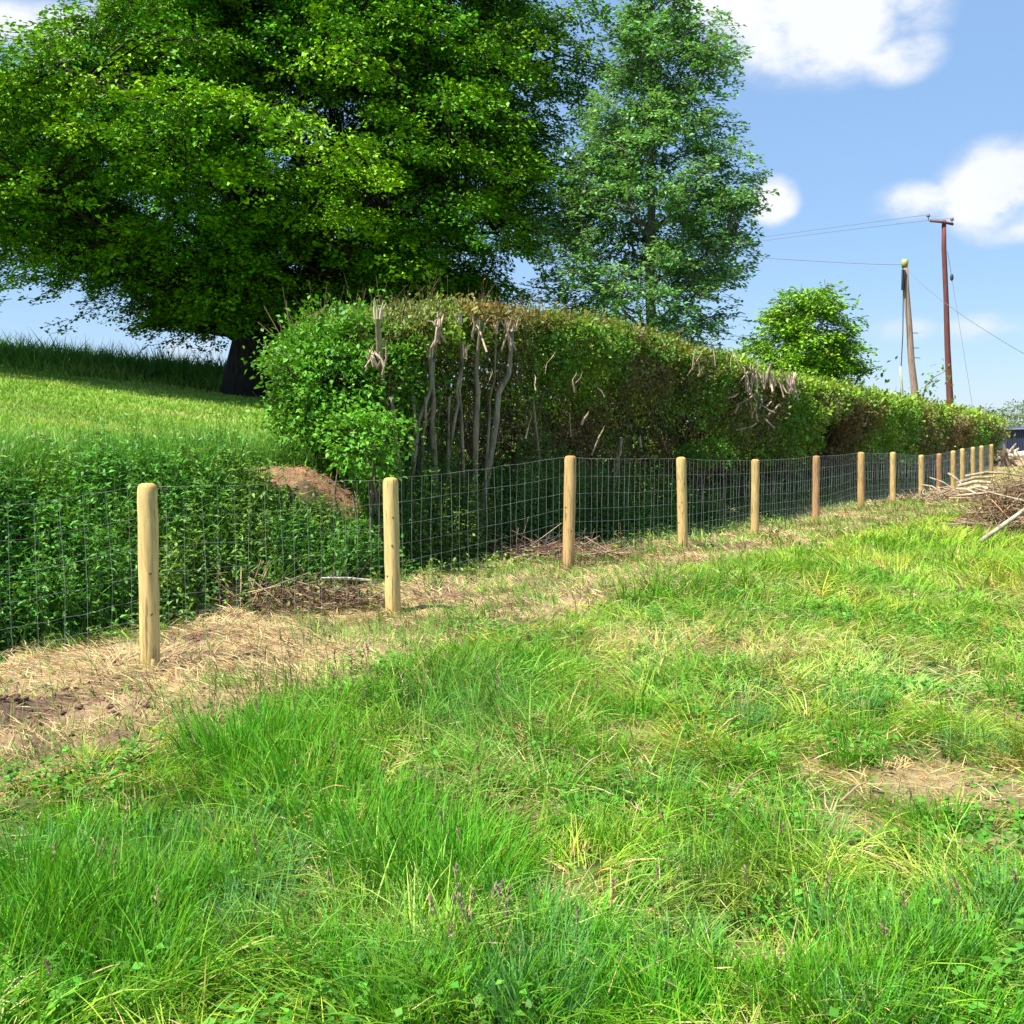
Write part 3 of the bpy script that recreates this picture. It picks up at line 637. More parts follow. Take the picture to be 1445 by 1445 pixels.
# inner woody mass: crossing twigs through the whole body
n = 7000; s = rng.uniform(4.7, HS1, n) ** 1.0; s = 4.7 + (HS1 - 4.7) * rng.random(n) ** 1.5
d = h_mid(s) + rng.uniform(-.75, .9, n) * h_half(s); x, y = xy_of(s, d); zb = ground(x, y); z = zb + (h_top(s) - zb) * rng.uniform(0, .93, n)
a = np.stack([x, y, z], 1); dirn = norm(rng.normal(0, 1, (n, 3)) * np.array([.6, .6, .5]) + np.array([0, 0, 1.1]))
add_twigs(tw, a, a + dirn * rng.uniform(.2, .8, n)[:, None], rng.uniform(.003, .009, n) * (1 + s / 40), jit(np.array([.13, .085, .055]), n, .35))
# foliage in the heart and along the far side, so that no light shows through; leaf colour darkened for the inner shade
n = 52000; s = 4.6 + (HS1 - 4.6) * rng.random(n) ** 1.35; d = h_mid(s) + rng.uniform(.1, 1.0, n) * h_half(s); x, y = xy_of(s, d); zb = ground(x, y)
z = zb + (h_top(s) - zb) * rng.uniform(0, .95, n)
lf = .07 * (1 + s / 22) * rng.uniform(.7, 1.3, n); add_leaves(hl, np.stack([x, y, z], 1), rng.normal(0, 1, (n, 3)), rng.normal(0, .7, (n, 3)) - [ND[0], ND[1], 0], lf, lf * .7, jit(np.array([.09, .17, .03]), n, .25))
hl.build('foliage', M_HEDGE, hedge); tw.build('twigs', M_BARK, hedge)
# thick stems, each cut through and split at the top
STEMS = [  # px foot, py foot, px top, py top, thickness, kink
    (700, 595, 722, 462, .060, .06), (672, 590, 676, 462, .055, -.02), (651, 590, 646, 452, .030, .03), (612, 635, 606, 498, .055, .02), (560, 640, 552, 560, .045, .01), (585, 600, 583, 560, .04, 0),
    (640, 600, 655, 500, .03, -.03), (584, 655, 618, 448, .035, .05), (535, 480, 532, 444, .05, 0), (870, 660, 876, 618, .05, .02), (690, 600, 699, 466, .026, .03), (596, 640, 600, 560, .03, .02), (632, 640, 634, 560, .028, 0), (760, 640, 752, 560, .03, 0), (540, 640, 545, 580, .03, .02)]
for (ax, ay, bx, by, r, kk) in STEMS:
    a = on_fence(ax, ay, 1.65); b = on_fence(bx, by, 1.55); gzv = gz(a[0], a[1])
    mb = MB(); mid = (a + b) / 2; mid[0] += kk; foot = a + (a - b) * max(0, (a[2] - gzv + .1)) / max(.3, np.linalg.norm(b - a)); foot[2] = min(a[2] - .02, gzv - .05)
    q1 = a * .7 + b * .3 + np.array([-kk * .5, 0, 0]); q2 = a * .2 + b * .8 + np.array([kk * .5, .02, 0])
    add_tube(mb, [foot, a, q1, mid, q2, b], np.array([1.35, 1.15, 1, .9, .85, .95]) * r * .62, 8, np.array([.30, .25, .17]))
    st = mb.build('stem', M_BARK, hedge, smooth=True)
    if r > .025 and by < 520:
        sp = MB()
        for q in range(6):
            o = rng.normal(0, r * .45, 3) * np.array([1, 1, 0]); tip = b + o * 2.2 + np.array([rng.normal(0, .02), 0, rng.uniform(.06, .20)])
            add_tube(sp, [b + o - np.array([0, 0, .05]), b + o * 1.4 + np.array([0, 0, .04]), tip], [.016, .013, .002], 5, np.array([.62, .50, .33]), False)
        o = sp.build('split_top', M_WOOD, st)
# pale broken ends sticking out of the cut face further along
def broken(px0, py0, n, off, sx_, sy_, rr=.02, up=1.0, ln0=.3, base_col=(.58, .43, .31)):
    for q in range(n):
        p = on_fence(px0 + max(-1.8, min(1.8, random.gauss(0, 1))) * sx_, py0 + random.gauss(0, sy_), off); p[2] = min(p[2], float(h_top(sd_of(p[0], p[1])[0])) - .12)
        dv = norm(np.array([random.gauss(0, .35), random.gauss(-.15, .25), up])); ln = ln0 * random.uniform(.5, 1.5); k = rr * random.uniform(.6, 1.4)
        mb = MB(); add_tube(mb, [p - dv * ln * .6, p + rng.normal(0, .018, 3), p + dv * ln * .4, p + dv * ln * .52 + rng.normal(0, .02, 3)], [k * 1.1, k * .95, k * .8, k * .15], 6, np.array(base_col) * random.uniform(.5, 1.15), False)
        mb.build('broken_end', M_BARK, hedge)
broken(1080, 530, 22, 1.15, 16, 8, ln0=.32); broken(1120, 538, 14, 1.15, 8, 5, ln0=.28); broken(1065, 568, 14, 1.2, 22, 12, up=.3, ln0=.3)
broken(530, 455, 7, 1.15, 7, 5, rr=.012, ln0=.22); broken(616, 458, 6, 1.2, 6, 5, rr=.012, ln0=.22); broken(672, 466, 4, 1.3, 4, 4, rr=.012); broken(720, 468, 4, 1.3, 4, 4, rr=.012)
broken(875, 620, 3, 1.1, 30, 25, rr=.012)
broken(1000, 500, 8, 1.2, 30, 10, rr=.012); broken(800, 550, 8, 1.2, 60, 30, rr=.008, ln0=.25)

# bushy leafy end of the hedge
def leafy_shrub(name, label, c, rad, n_cl, per, leaf, col, parent_stems=6, sig=.13, cut=None, cat='shrub', group=None, wl=.6, shape=None):
    root = empty(name, (c[0], c[1], gz(c[0], c[1])), label, cat, group)
    mb = MB(); tb = MB()
    v = norm(rng.normal(0, 1, (n_cl, 3))); rr = rng.uniform(.25, 1, n_cl) ** .38
    lum = .62 + .8 * fbm(v[:, 0] * 2.2 + 5, v[:, 2] * 2.2 + v[:, 1], 101)
    P = np.asarray(c) + v * np.asarray(rad) * (rr * lum)[:, None]
    if shape is not None: P = shape(P)
    keep = P[:, 2] > ground(P[:, 0], P[:, 1]) + .03; P = P[keep]; v = v[keep]; n = len(P)
    cc = np.asarray(col) * np.exp(rng.normal(0, .15, (n, 1))); N_ = n * per; rp = lambda q: np.repeat(q, per, 0)
    Q = rp(P) + rng.normal(0, sig, (N_, 3)) * np.array([1, 1, .55])
    dv = rp(v) * .7 + rng.normal(0, .6, (N_, 3)) + [0, 0, -.1]; nv = rng.normal(0, .4, (N_, 3)) + np.array([0, 0, 1.0]) + rp(v) * .3
    lf = leaf * rng.uniform(.6, 1.3, N_); add_leaves(mb, Q, dv, nv, lf, lf * wl, jit(rp(cc), N_, .15))
    base = np.array([c[0], c[1], gz(c[0], c[1]) - .05])
    for k in range(parent_stems):
        t = P[rng.integers(n)]; b0 = base + rng.normal(0, .08, 3) * [1, 1, 0]; m = (b0 + t) / 2 + rng.normal(0, .1, 3) + [0, 0, .12]
        sb = MB(); add_tube(sb, [b0, m, t], np.array([.02, .013, .005]) * max(1, rad[2]), 6, (.16, .12, .08), False); sb.build('stem', M_BARK, root)
    ii = rng.integers(n, size=n // 3); add_twigs(tb, P[ii] - v[ii] * .3, P[ii] + v[ii] * .08, .004, jit(np.array([.14, .11, .06]), len(ii)))
    mb.build('foliage', M_HEDGE, root); tb.build('twigs', M_BARK, root)
    return root
GB = np.array([.115, .31, .026])
c = on_fence(486, 555, 2.4)
def ragged(P):
    q = P - c; h = q[:, 2]
    q[:, 0] *= np.where(q[:, 0] < 0, np.interp(h, [-1, -.5, .2, 1], [.45, .95, 1.05, .5]), 1.0)
    b = (fbm(np.arctan2(q[:, 1], q[:, 0]) * 2.3 + 20, h * 2.6, 105) - .5)[:, None]
    return c + q * (1 + 1.1 * b)
leafy_shrub('leafy_shrub', 'bright green broad leaved bush at the near left end of the hedge', c, (.84, .80, .92), 800, 20, .068, GB, 8, shape=ragged, sig=.10)
c = on_fence(517, 625, 1.5); leafy_shrub('leafy_shrub', 'small bright green bush low on the bank behind the second fence post', c, (.36, .34, .40), 110, 16, .065, GB * 1.15, 5, sig=.08)
c = on_fence(1000, 640, 1.3); leafy_shrub('leafy_shrub', 'small green bush in the dark hollow under the hedge behind the fourth post', c, (.5, .3, .22), 60, 18, .06, GB * .8, 4, sig=.08)

# ------------------------------------------------------------------ trees
def tree(name, label, base, h_axis, left, right, ry_f, n_limb, n_bough, m_spray, q_leaf, leaf, cols, trunk_r, mat, blen, droop, flat, bark, zlow, lean=(0, 0), seed=1,
         gap=.0, inner=.3, wl=.55, r_in=.35, dens_side=None, fork=.3, zj=.2, sig=.2, limb_k=.36, shrink=.5):
    """left / right: (z, extent) outlines of the crown either side of the trunk axis, world metres"""
    global rng
    keep_rng = rng; rng = np.random.default_rng(seed)
    bx, by, bz = base; root = empty(name, (bx, by, bz), label, 'tree')
    left = np.array(left); right = np.array(right)
    zt = min(left[-1, 0], right[-1, 0])
    ax = lambda z: np.stack([bx + lean[0] * (z - bz) / h_axis, by + lean[1] * (z - bz) / h_axis, z], -1)
    tb = MB(); lb = MB()
    zz = np.linspace(bz - .3, bz + h_axis, 14); P = ax(zz); P[2:, :2] += rng.normal(0, trunk_r * .22, (12, 2))
    tr = trunk_r * np.clip(1 - (zz - bz) / (h_axis * 1.05), .05, 1) ** .8; tr[0] *= 1.5; tr[1] *= 1.12
    add_tube(tb, P, tr, 12, bark)
    trunkP, trunkR = P, tr
    def ext(z, az):
        L_, R_ = np.interp(z, left[:, 0], left[:, 1]), np.interp(z, right[:, 0], right[:, 1])
        L_, R_ = np.maximum(L_ - shrink * blen, .25 * L_), np.maximum(R_ - shrink * blen, .25 * R_)
        xr = np.where(np.cos(az) < 0, L_, R_); yr = (L_ + R_) * .5 * ry_f
        return xr, yr
    def surf(z, az, r):
        xr, yr = ext(z, az); c = ax(z); return np.stack([c[:, 0] + np.cos(az) * xr * r, c[:, 1] + np.sin(az) * yr * r, z], -1)
    # limbs
    skel = [P[2:]]
    zl = np.linspace(zlow, zt - .12 * (zt - zlow), n_limb) + rng.normal(0, .2, n_limb); az = (np.arange(n_limb) * 2.39996 + rng.normal(0, .3, n_limb)) % 6.283
    tips = surf(zl, az, np.full(n_limb, .82))
    for k in range(n_limb):
        tip = tips[k]; hr = np.hypot(tip[0] - bx, tip[1] - by); z0 = max(bz + fork * 1.0 + .05 * h_axis * 0 + .4, tip[2] - hr * .55); z0 = min(max(z0, bz + fork * h_axis * .4), bz + h_axis * .97)
        a = ax(np.array([z0]))[0]; t = np.linspace(0, 1, 9)[:, None]
        mid = (a + tip) / 2 + np.array([0, 0, .14 * hr]) + rng.normal(0, .05 * hr, 3)
        pts = (1 - t) ** 2 * a + 2 * t * (1 - t) * mid + t ** 2 * tip; pts[1:-1] += rng.normal(0, .03 * hr + .02, (7, 3))
        r0 = np.interp(z0, zz, tr) * limb_k; add_tube(tb, pts, np.linspace(r0, r0 * .12 + .008, 9), 7, bark, False); skel.append(pts[2:])
    SK = np.concatenate(skel)
    # boughs
    cand = int(n_bough * (1.6 if gap > 0 else 1.0)) + 50
    z = rng.uniform(zlow - zj, zt, cand * 4); az = rng.uniform(0, 2 * np.pi, cand * 4)
    xr, yr = ext(z, az); w = (xr + yr) / (xr + yr).max(); k = rng.random(len(z)) < w
    z, az = z[k][:cand], az[k][:cand]; r = rng.uniform(r_in, 1, len(z)) ** .6
    lob = .72 + .56 * fbm(az * 2.0 + 10, z * .9, 111 + seed); r = np.minimum(r * lob, 1.08)
    C = surf(z, az, r)
    if gap > 0:
        gn = fbm(C[:, 0] * .85 + C[:, 1] * .6, C[:, 2] * 1.25, 121 + seed); o = gn > np.quantile(gn, gap * .6); C, az, r = C[o], az[o], r[o]
    C, az, r = C[:n_bough], az[:n_bough], r[:n_bough]; nb = len(C)
    # joining branches
    for lo in range(0, nb, 400):
        c = C[lo:lo + 400]; dd = np.linalg.norm(c[:, None] - SK[None], axis=2) + np.maximum(0, SK[None, :, 2] - c[:, None, 2]) * 1.5; j = dd.argmin(1); a = SK[j]
        mid = (a + c) / 2 + np.array([0, 0, .12]) * np.linalg.norm(c - a, axis=1)[:, None] + rng.normal(0, .04, c.shape)
        br = jit(np.asarray(bark), len(c), .1); add_twigs(tb, a, mid, .03 * trunk_r / .5 + .008, br); add_twigs(tb, mid, c, .02 * trunk_r / .5 + .005, br)
    m, q = m_spray, q_leaf
    o = np.stack([np.cos(az), np.sin(az), np.zeros(nb)], 1); t_ = np.stack([-np.sin(az), np.cos(az), np.zeros(nb)], 1)
    sz = blen * rng.uniform(.6, 1.25, nb)
    A = rng.uniform(-.9, 1.0, (nb, m)); B = rng.uniform(-1, 1, (nb, m)) * (1 - .55 * np.clip(A, 0, 1)) * .75
    tilt = rng.normal(0, .32, (nb, 1))
    SP = C[:, None] + o[:, None] * (A * sz[:, None])[..., None] + t_[:, None] * (B * sz[:, None])[..., None]
    SP[..., 2] += (-droop * (np.clip(A, 0, 1) ** 2 + .5 * B ** 2) + tilt * A + rng.normal(0, flat, (nb, m))) * sz[:, None]
    sdir = norm(o[:, None] * (.6 + A[..., None]) + t_[:, None] * B[..., None] * 1.2 + rng.normal(0, .25, (nb, m, 3)) + np.array([0, 0, -droop * .5]))
    bc = np.exp(rng.normal(0, .13, (nb, 1, 1))); mixc = rng.random((nb, 1, 1)) ** 1.4; base = (np.asarray(cols[0]) * (1 - mixc) + np.asarray(cols[1]) * mixc) * bc * np.ones((nb, m, 1))
    SP = SP.reshape(-1, 3); sdir = sdir.reshape(-1, 3); base = base.reshape(-1, 3) * np.exp(rng.normal(0, .1, (nb * m, 1))); ns_ = len(SP)
    add_twigs(tb, SP - sdir * sig * 1.3, SP + sdir * sig, .006 + .002 * leaf / .1, jit(np.asarray(bark), ns_, .1))
    side = norm(np.cross(sdir, np.array([[0, 0, 1.0]]))); rp = lambda v: np.repeat(v, q, 0); N_ = ns_ * q
    along = rng.uniform(-1.2, 1.1, N_); lat = rng.normal(0, .5, N_) * (1.1 - .35 * along)
    LP = rp(SP) + rp(sdir) * (along * sig)[:, None] + rp(side) * (lat * sig * .75)[:, None]; LP[:, 2] += rng.normal(0, sig * .22, N_)
    dv = rp(sdir) * .8 + rp(side) * np.sign(lat)[:, None] * .7 + rng.normal(0, .35, (N_, 3)); nv = np.array([0, 0, 1.0]) + rng.normal(0, .42, (N_, 3))
    lf = leaf * rng.uniform(.6, 1.3, N_); add_leaves(lb, LP, dv, nv, lf, lf * wl, jit(rp(base), N_, .13, .05))
    tb.build('trunk', M_BARK, root, smooth=True); lb.build('crown', mat, root)
    rng = keep_rng
    return root
def outline(cx, Yd, pts):   # (py, px) down one side of the crown -> (z, extent from the axis)
    o = []
    for py, px in pts:
        a = at_y(px, py, Yd); c0 = at_y(cx, py, Yd); o.append((a[2], abs(a[0] - c0[0])))
    return sorted(o)
# the big spreading tree
YB = 29.0; bx, by, _ = at_y(352, 530, YB); bz = gz(bx, by)
print('big tree base', bx, by, bz, at_y(352, 530, YB)[2])
Lo = outline(352, YB, [(-420, 260), (-300, 230), (-150, 210), (0, 230), (45, 200), (80, 150), (120, 75), (170, -60), (215, -250), (300, -230), (340, -120), (368, 20), (398, 95), (432, 160), (462, 225), (478, 290)])
Ro = outline(352, YB, [(-420, 460), (-300, 620), (-150, 740), (0, 815), (100, 860), (200, 850), (300, 835), (370, 805), (412, 730), (440, 600), (455, 480), (470, 400)])
tree('spreading_tree', 'huge spreading dark green tree with layered boughs on the upper field', (bx, by, bz), 13.5, Lo, Ro, .78, 46, 1500, 24, 20, .120,
     [(.06, .22, .005), (.23, .45, .009)], .60, M_TREE, 1.25, .58, .10, np.array([.03, .024, .02]), Lo[1][0] + .45, seed=3, gap=.50, fork=.25, sig=.28, r_in=.22, limb_k=.28, wl=.62)
# the tall airy tree to its right
YT = 27.0; tx, ty, _ = at_y(916, 530, YT); tz = gz(tx, ty)
Lo = outline(916, YT, [(-40, 900), (-10, 872), (60, 862), (130, 850), (200, 805), (280, 770), (350, 757), (420, 755), (480, 770), (520, 830)])
Ro = outline(916, YT, [(-40, 922), (-10, 960), (60, 1025), (110, 1036), (170, 1036), (200, 1022), (250, 1060), (310, 1070), (380, 1056), (440, 1052), (480, 1040), (520, 980)])
tree('airy_tree', 'tall airy tree with visible trunk and blue green leaves in front of the cloud', (tx, ty, tz), 11.7, Lo, Ro, .9, 34, 430, 10, 14, .125,
     [(.13, .33, .095), (.21, .42, .11)], .17, M_TREE2, .55, .25, .36, np.array([.15, .13, .11]), Lo[0][0], seed=5, gap=.26, fork=.3, r_in=.25, sig=.21, shrink=.2)
# small round tree
YS = 40.0; sx, sy, _ = at_y(1148, 560, YS); sz_ = gz(sx, sy)
Lo = outline(1148, YS, [(402, 1140), (412, 1100), (430, 1075), (470, 1055), (520, 1050), (560, 1060)])
Ro = outline(1148, YS, [(402, 1150), (425, 1180), (450, 1200), (480, 1222), (520, 1218), (560, 1190)])
tree('round_tree', 'small rounded bright green tree beyond the hedge, left of the two poles', (sx, sy, sz_), 5.2, Lo, Ro, .95, 16, 170, 9, 14, .17,
     [(.16, .36, .02), (.27, .48, .03)], .16, M_TREE, .62, .15, .25, np.array([.10, .08, .06]), Lo[0][0], seed=9, gap=.1, fork=.3, sig=.26)
# thin sapling spray beside the pole and twig of the round tree
def sprig(name, label, pts, Yd, leaf, col, n=60):
    w = [np.array(at_y(px, py, Yd)) for px, py in pts]; b = w[0].copy(); b[2] = gz(b[0], b[1]) - .05
    root = empty(name, tuple(b), label, 'sapling'); mb = MB(); add_tube(mb, [b] + w, np.linspace(.05, .012, len(w) + 1), 6, (.2, .17, .1), False); mb.build('stem', M_BARK, root)
    lb = MB(); t = rng.uniform(0, len(w) - 1.001, n) ** 1.0; i = t.astype(int); W_ = np.array(w); P = W_[i] + (W_[i + 1] - W_[i]) * (t - i)[:, None] + rng.normal(0, .22, (n, 3))
    add_leaves(lb, P, rng.normal(0, 1, (n, 3)), rng.normal(0, .5, (n, 3)) + [0, 0, 1], leaf, leaf * .6, jit(col, n)); lb.build('foliage', M_TREE, root)
sprig('sapling', 'thin leaning sapling above the hedge between the two poles', [(1302, 562), (1306, 545), (1318, 532), (1334, 524)], 46, .19, np.array([.10, .26, .03]), 70)
sprig('sapling', 'slender leafy shoot right of the small round tree', [(1205, 545), (1214, 530), (1232, 520), (1246, 517)], 40, .2, np.array([.10, .26, .03]), 70)

# ------------------------------------------------------------------ poles and wires
def pole(name, label, pts, widths, Yd, col, cat='pole'):
    w = [np.array(at_y(px, py, Yd)) for px, py in pts]
    g0 = w[-1] + (w[-1] - w[0]) / np.linalg.norm(w[-1] - w[0]) * 1.0; sc = (w[-1][2] - (gz(w[-1][0], w[-1][1]) - .3)) / max(1e-3, (w[0][2] - w[-1][2])); g0 = w[-1] + (w[-1] - w[0]) * sc
    root = empty(name, tuple(g0), label, cat); mb = MB(); rad = [q / F * Yd / 2 for q in widths]
    P = np.array(w[::-1]); r = rad[::-1]; P = np.concatenate([[g0], P]); r = [r[0] * 1.15] + r
    add_tube(mb, P, r, 12, col); mb.build('shaft', M_POLE, root, smooth=True)
    return root, P[-1]
YA, YPB = 46.0, 53.0
ra, ta = pole('telephone_pole', 'shorter weathered grey brown pole with a yellow capped top', [(1277, 368), (1279, 410), (1283, 460), (1286, 510), (1292, 562)], [8, 8, 8.5, 9, 10.5], YA, np.array([.33, .23, .17]), 'utility pole')
mb = MB(); add_tube(mb, [ta + (0, 0, -.28), ta + (0, 0, .03), ta + (0, 0, .06)], [.135, .14, .10], 10, (.42, .40, .13)); mb.build('cap_band', M_METAL, ra)
mb = MB(); add_tube(mb, [ta + (-.10, -.14, -1.25), ta + (-.10, -.14, -.4)], [.075, .085], 8, (.035, .035, .045)); mb.build('junction_box', M_METAL, ra)
mb = MB(); q = [at_y(px, py, YA - .25) for px, py in [(1274, 375), (1274.5, 420), (1274, 470), (1271.5, 520), (1271, 565)]]; add_tube(mb, q, .022, 5, (.03, .03, .035), False); mb.build('cable', M_METAL, ra)
for k, py in enumerate((470, 491, 505)):
    mb = MB(); a = np.array(at_y(1287 + k * 1.5, py, YA)); add_tube(mb, [a, a + (.26, 0, 0)], .018, 5, (.12, .1, .1)); mb.build('step_peg', M_METAL, ra)
rb, tb_ = pole('power_pole', 'tall reddish brown power pole with a crossarm and two insulators', [(1332, 311), (1332, 350), (1335, 420), (1337, 490), (1341, 575)], [6, 6.5, 7, 8, 9.5], YPB, np.array([.15, .05, .045]), 'utility pole')
mb = MB(); a = np.array(at_y(1312, 311.5, YPB)); b = np.array(at_y(1345, 316.5, YPB)); ax_ = b - a
add_tube(mb, [a, a + ax_ * .5 + (0, -.13, 0), b], .065, 4, (.15, .07, .06)); mb.build('crossarm', M_POLE, rb)
for (px, py0, py1) in [(1310, 311, 302), (1343.5, 316, 307)]:
    mb = MB(); a = np.array(at_y(px, py0, YPB)); b = np.array(at_y(px, py1, YPB)); add_tube(mb, [a, a * .5 + b * .5, a * .45 + b * .55, a * .2 + b * .8, a * .15 + b * .85, b], [.02, .02, .09, .09, .06, .07], 8, (.14, .10, .12)); mb.build('insulator', M_METAL, rb)
mb = MB(); q = [at_y(px, py, YPB - .1) for px, py in [(1337, 355), (1340, 372), (1342, 385)]]; add_tube(mb, q, .012, 4, (.1, .1, .12), False)
a = np.array(at_y(1342.5, 386, YPB - .1)); add_tube(mb, [a, a + (.03, 0, -.1), a + (.03, 0, -.28), a + (.03, 0, -.36)], [.02, .085, .085, .02], 8, (.04, .04, .05), False); mb.build('stay_insulator', M_METAL, rb)
a = np.array(at_y(1343, 392, YPB - .1)); b = np.array(at_y(1375, 590, YPB - 1)); b2 = a + (b - a) * 1.25; mb = MB(); add_tube(mb, [a, b, b2], .012, 4, (.25, .25, .28), False); mb.build('stay_wire', M_METAL, rb)
rt, _ = pole('marker_post', 'thin pale post standing left of the shorter pole', [(1270.5, 517), (1272, 540), (1274, 565)], [3, 3.4, 3.8], 44.5, np.array([.42, .44, .30]), 'post')
def wire(name, label, pts, r=.014):
    mb = MB(); P = np.array(pts, float); t = np.linspace(0, 1, 14)[:, None]; a, m, b = P
    m2 = 2 * m - .5 * a - .5 * b; Q = (1 - t) ** 2 * a + 2 * t * (1 - t) * m2 + t ** 2 * b
    add_tube(mb, Q, r, 4, (.16, .18, .22), False); tag(mb.build(name, M_METAL), label, 'wire', 'overhead wires')
wire('overhead_wire', 'upper power wire running left from the crossarm of the tall pole', [at_y(1310, 303, YPB), at_y(1205, 317, 60), at_y(1000, 345, 75)], .012)
wire('overhead_wire', 'lower power wire running left from the crossarm of the tall pole', [at_y(1343, 308, YPB), at_y(1200, 324, 60), at_y(1000, 350, 75)], .012)
wire('overhead_wire', 'telephone wire running left from the top of the shorter pole', [at_y(1274, 373, YA), at_y(1160, 369, 48), at_y(900, 352, 52)], .013)
wire('overhead_wire', 'telephone wire dropping right from the shorter pole to beyond the shed', [at_y(1280, 380, YA), at_y(1358, 445, 44), at_y(1500, 530, 42)], .010)

# ------------------------------------------------------------------ the far right: shed, bushes, cut wood
SHY = 62.0; x0 = at_y(1419, 620, SHY)[0]; z0 = gz(x0, SHY) - .05; zt_ = at_y(1419, 608, SHY)[2]
shed = empty('metal_shed', (x0, SHY, z0), 'low dark blue corrugated metal shed at the right end of the hedge', 'shed')
mb = MB(); n = 90; xs = np.linspace(x0, x0 + 9, n * 4 + 1); prof = np.array([0, 0, .05, .05])[np.arange(len(xs)) % 4]
lo = np.stack([xs, SHY - prof, np.full_like(xs, z0)], 1); hi = lo.copy(); hi[:, 2] = zt_ + (xs - x0) * .04
V = np.concatenate([lo, hi]); k = np.arange(len(xs) - 1); f = np.stack([k, k + 1, k + 1 + len(xs), k + len(xs)], 1); mb.add(V, f, np.array([.030, .042, .085]))
mb.add([(x0, SHY, z0), (x0, SHY + 4, z0), (x0, SHY + 4, zt_), (x0, SHY, zt_), (x0 + 9, SHY, z0), (x0 + 9, SHY + 4, z0), (x0 + 9, SHY + 4, zt_ + .36), (x0 + 9, SHY, zt_ + .36)], [(0, 1, 2, 3), (4, 5, 6, 7), (1, 5, 6, 2)], np.array([.030, .042, .085])); mb.build('wall', M_METAL, shed)
mb = MB(); mb.add([(x0 - .12, SHY - .2, zt_ + .01), (x0 + 9.1, SHY - .2, zt_ + .37), (x0 + 9.1, SHY + 4.2, zt_ + .42), (x0 - .12, SHY + 4.2, zt_ + .06),
                   (x0 - .12, SHY - .2, zt_ + .10), (x0 + 9.1, SHY - .2, zt_ + .46), (x0 + 9.1, SHY + 4.2, zt_ + .51), (x0 - .12, SHY + 4.2, zt_ + .15)],
                  [(3, 2, 1, 0), (4, 5, 6, 7), (0, 1, 5, 4), (1, 2, 6, 5), (2, 3, 7, 6), (3, 0, 4, 7)], np.array([.05, .06, .09])); mb.build('roof', M_METAL, shed)
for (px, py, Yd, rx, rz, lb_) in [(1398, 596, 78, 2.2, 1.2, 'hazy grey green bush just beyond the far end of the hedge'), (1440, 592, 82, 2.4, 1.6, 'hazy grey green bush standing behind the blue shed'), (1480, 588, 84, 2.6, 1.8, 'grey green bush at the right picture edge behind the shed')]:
    c = np.array(at_y(px, py + 6, Yd)); leafy_shrub('bush', lb_, c, (rx, rx * .8, rz), 130, 14, .24, np.array([.20, .26, .17]), 5, sig=.3, cat='bush', group='bushes beyond the shed')  # distance haze is mixed into this pale leaf colour

# brush pile at the right edge, in the field
def heap(name, label, c, rx, ry, h, n_twig, n_branch, col, leafn=0, seed=2, twr=.006):
    global rng
    kr = rng; rng = np.random.default_rng(seed)
    root = empty(name, (c[0], c[1], gz(c[0], c[1])), label, 'brush pile')
    def pts(n):
        a = rng.uniform(0, 6.28, n); r = np.sqrt(rng.random(n)); x = c[0] + rx * r * np.cos(a); y = c[1] + ry * r * np.sin(a)
        t = rng.random(n) ** .7; return np.stack([x, y, ground(x, y) + h * (1 - r ** 1.6) * t * (.7 + .6 * fbm(x * 2, y * 2, 131)) + .03], 1)
    mb = MB(); P = pts(n_twig); dv = norm(rng.normal(0, 1, P.shape) * np.array([1, 1, .45])); l = rng.uniform(.1, .45, n_twig)[:, None]
    A = P - dv * l; B = P + dv * l; A[:, 2] = np.maximum(A[:, 2], ground(A[:, 0], A[:, 1]) + .005); B[:, 2] = np.maximum(B[:, 2], ground(B[:, 0], B[:, 1]) + .005)
    cc = np.array(col)[rng.integers(len(col), size=n_twig)]; add_twigs(mb, A, B, twr * rng.uniform(.5, 1.5, n_twig), jit(cc, n_twig, .25)); mb.build('brushwood', M_BARK, root)
    if leafn:
        lb = MB(); P = pts(leafn); add_leaves(lb, P, rng.normal(0, 1, P.shape), rng.normal(0, 1, P.shape), .06 * twr / .006, .03 * twr / .006, jit(np.array([[.34, .25, .12], [.16, .20, .05], [.22, .13, .07]])[rng.integers(3, size=leafn)], leafn, .25)); lb.build('dead_leaves', M_STRAW, root)
    for k in range(n_branch):
        p = pts(1)[0]; dv = norm(np.array([random.gauss(0, 1), random.gauss(0, .6), random.gauss(.05, .15)])); l = random.uniform(.4, 1.0); bd = np.cross(dv, [0, 0, 1]) * random.gauss(0, .1)
        P = np.array([p - dv * l, p + bd, p + dv * l]); P[:, 2] = np.maximum(P[:, 2], ground(P[:, 0], P[:, 1]) + .02)
        mb = MB(); r = random.uniform(.012, .028); add_tube(mb, P, [r, r * .85, r * .5], 6, np.array([.42, .33, .23]) * random.uniform(.6, 1.1)); mb.build('branch', M_BARK, root, smooth=True)
    rng = kr; return root
c = on_z(1500, 750); hp = heap('brush_pile', 'heap of brown cut twigs and branches at the right edge of the field', (c[0] + .3, c[1] + .9), 1.4, 1.25, .92, 4600, 12, [(.24, .16, .10), (.36, .27, .16), (.13, .085, .05), (.42, .31, .17)], 5200)
mb = MB(); P = [np.array(at_y(1383, 766, 14.9)), np.array(at_y(1410, 745, 15.0)), np.array(at_y(1438, 725, 15.15)), np.array(at_y(1470, 700, 15.4))]
P[0][2] = max(P[0][2], gz(P[0][0], P[0][1])) + .02; add_tube(mb, P, [.032, .034, .03, .026], 8, (.46, .38, .27)); o = mb.build('branch', M_BARK, hp, smooth=True); o['label'] = 'long pale branch leaning out of the heap'
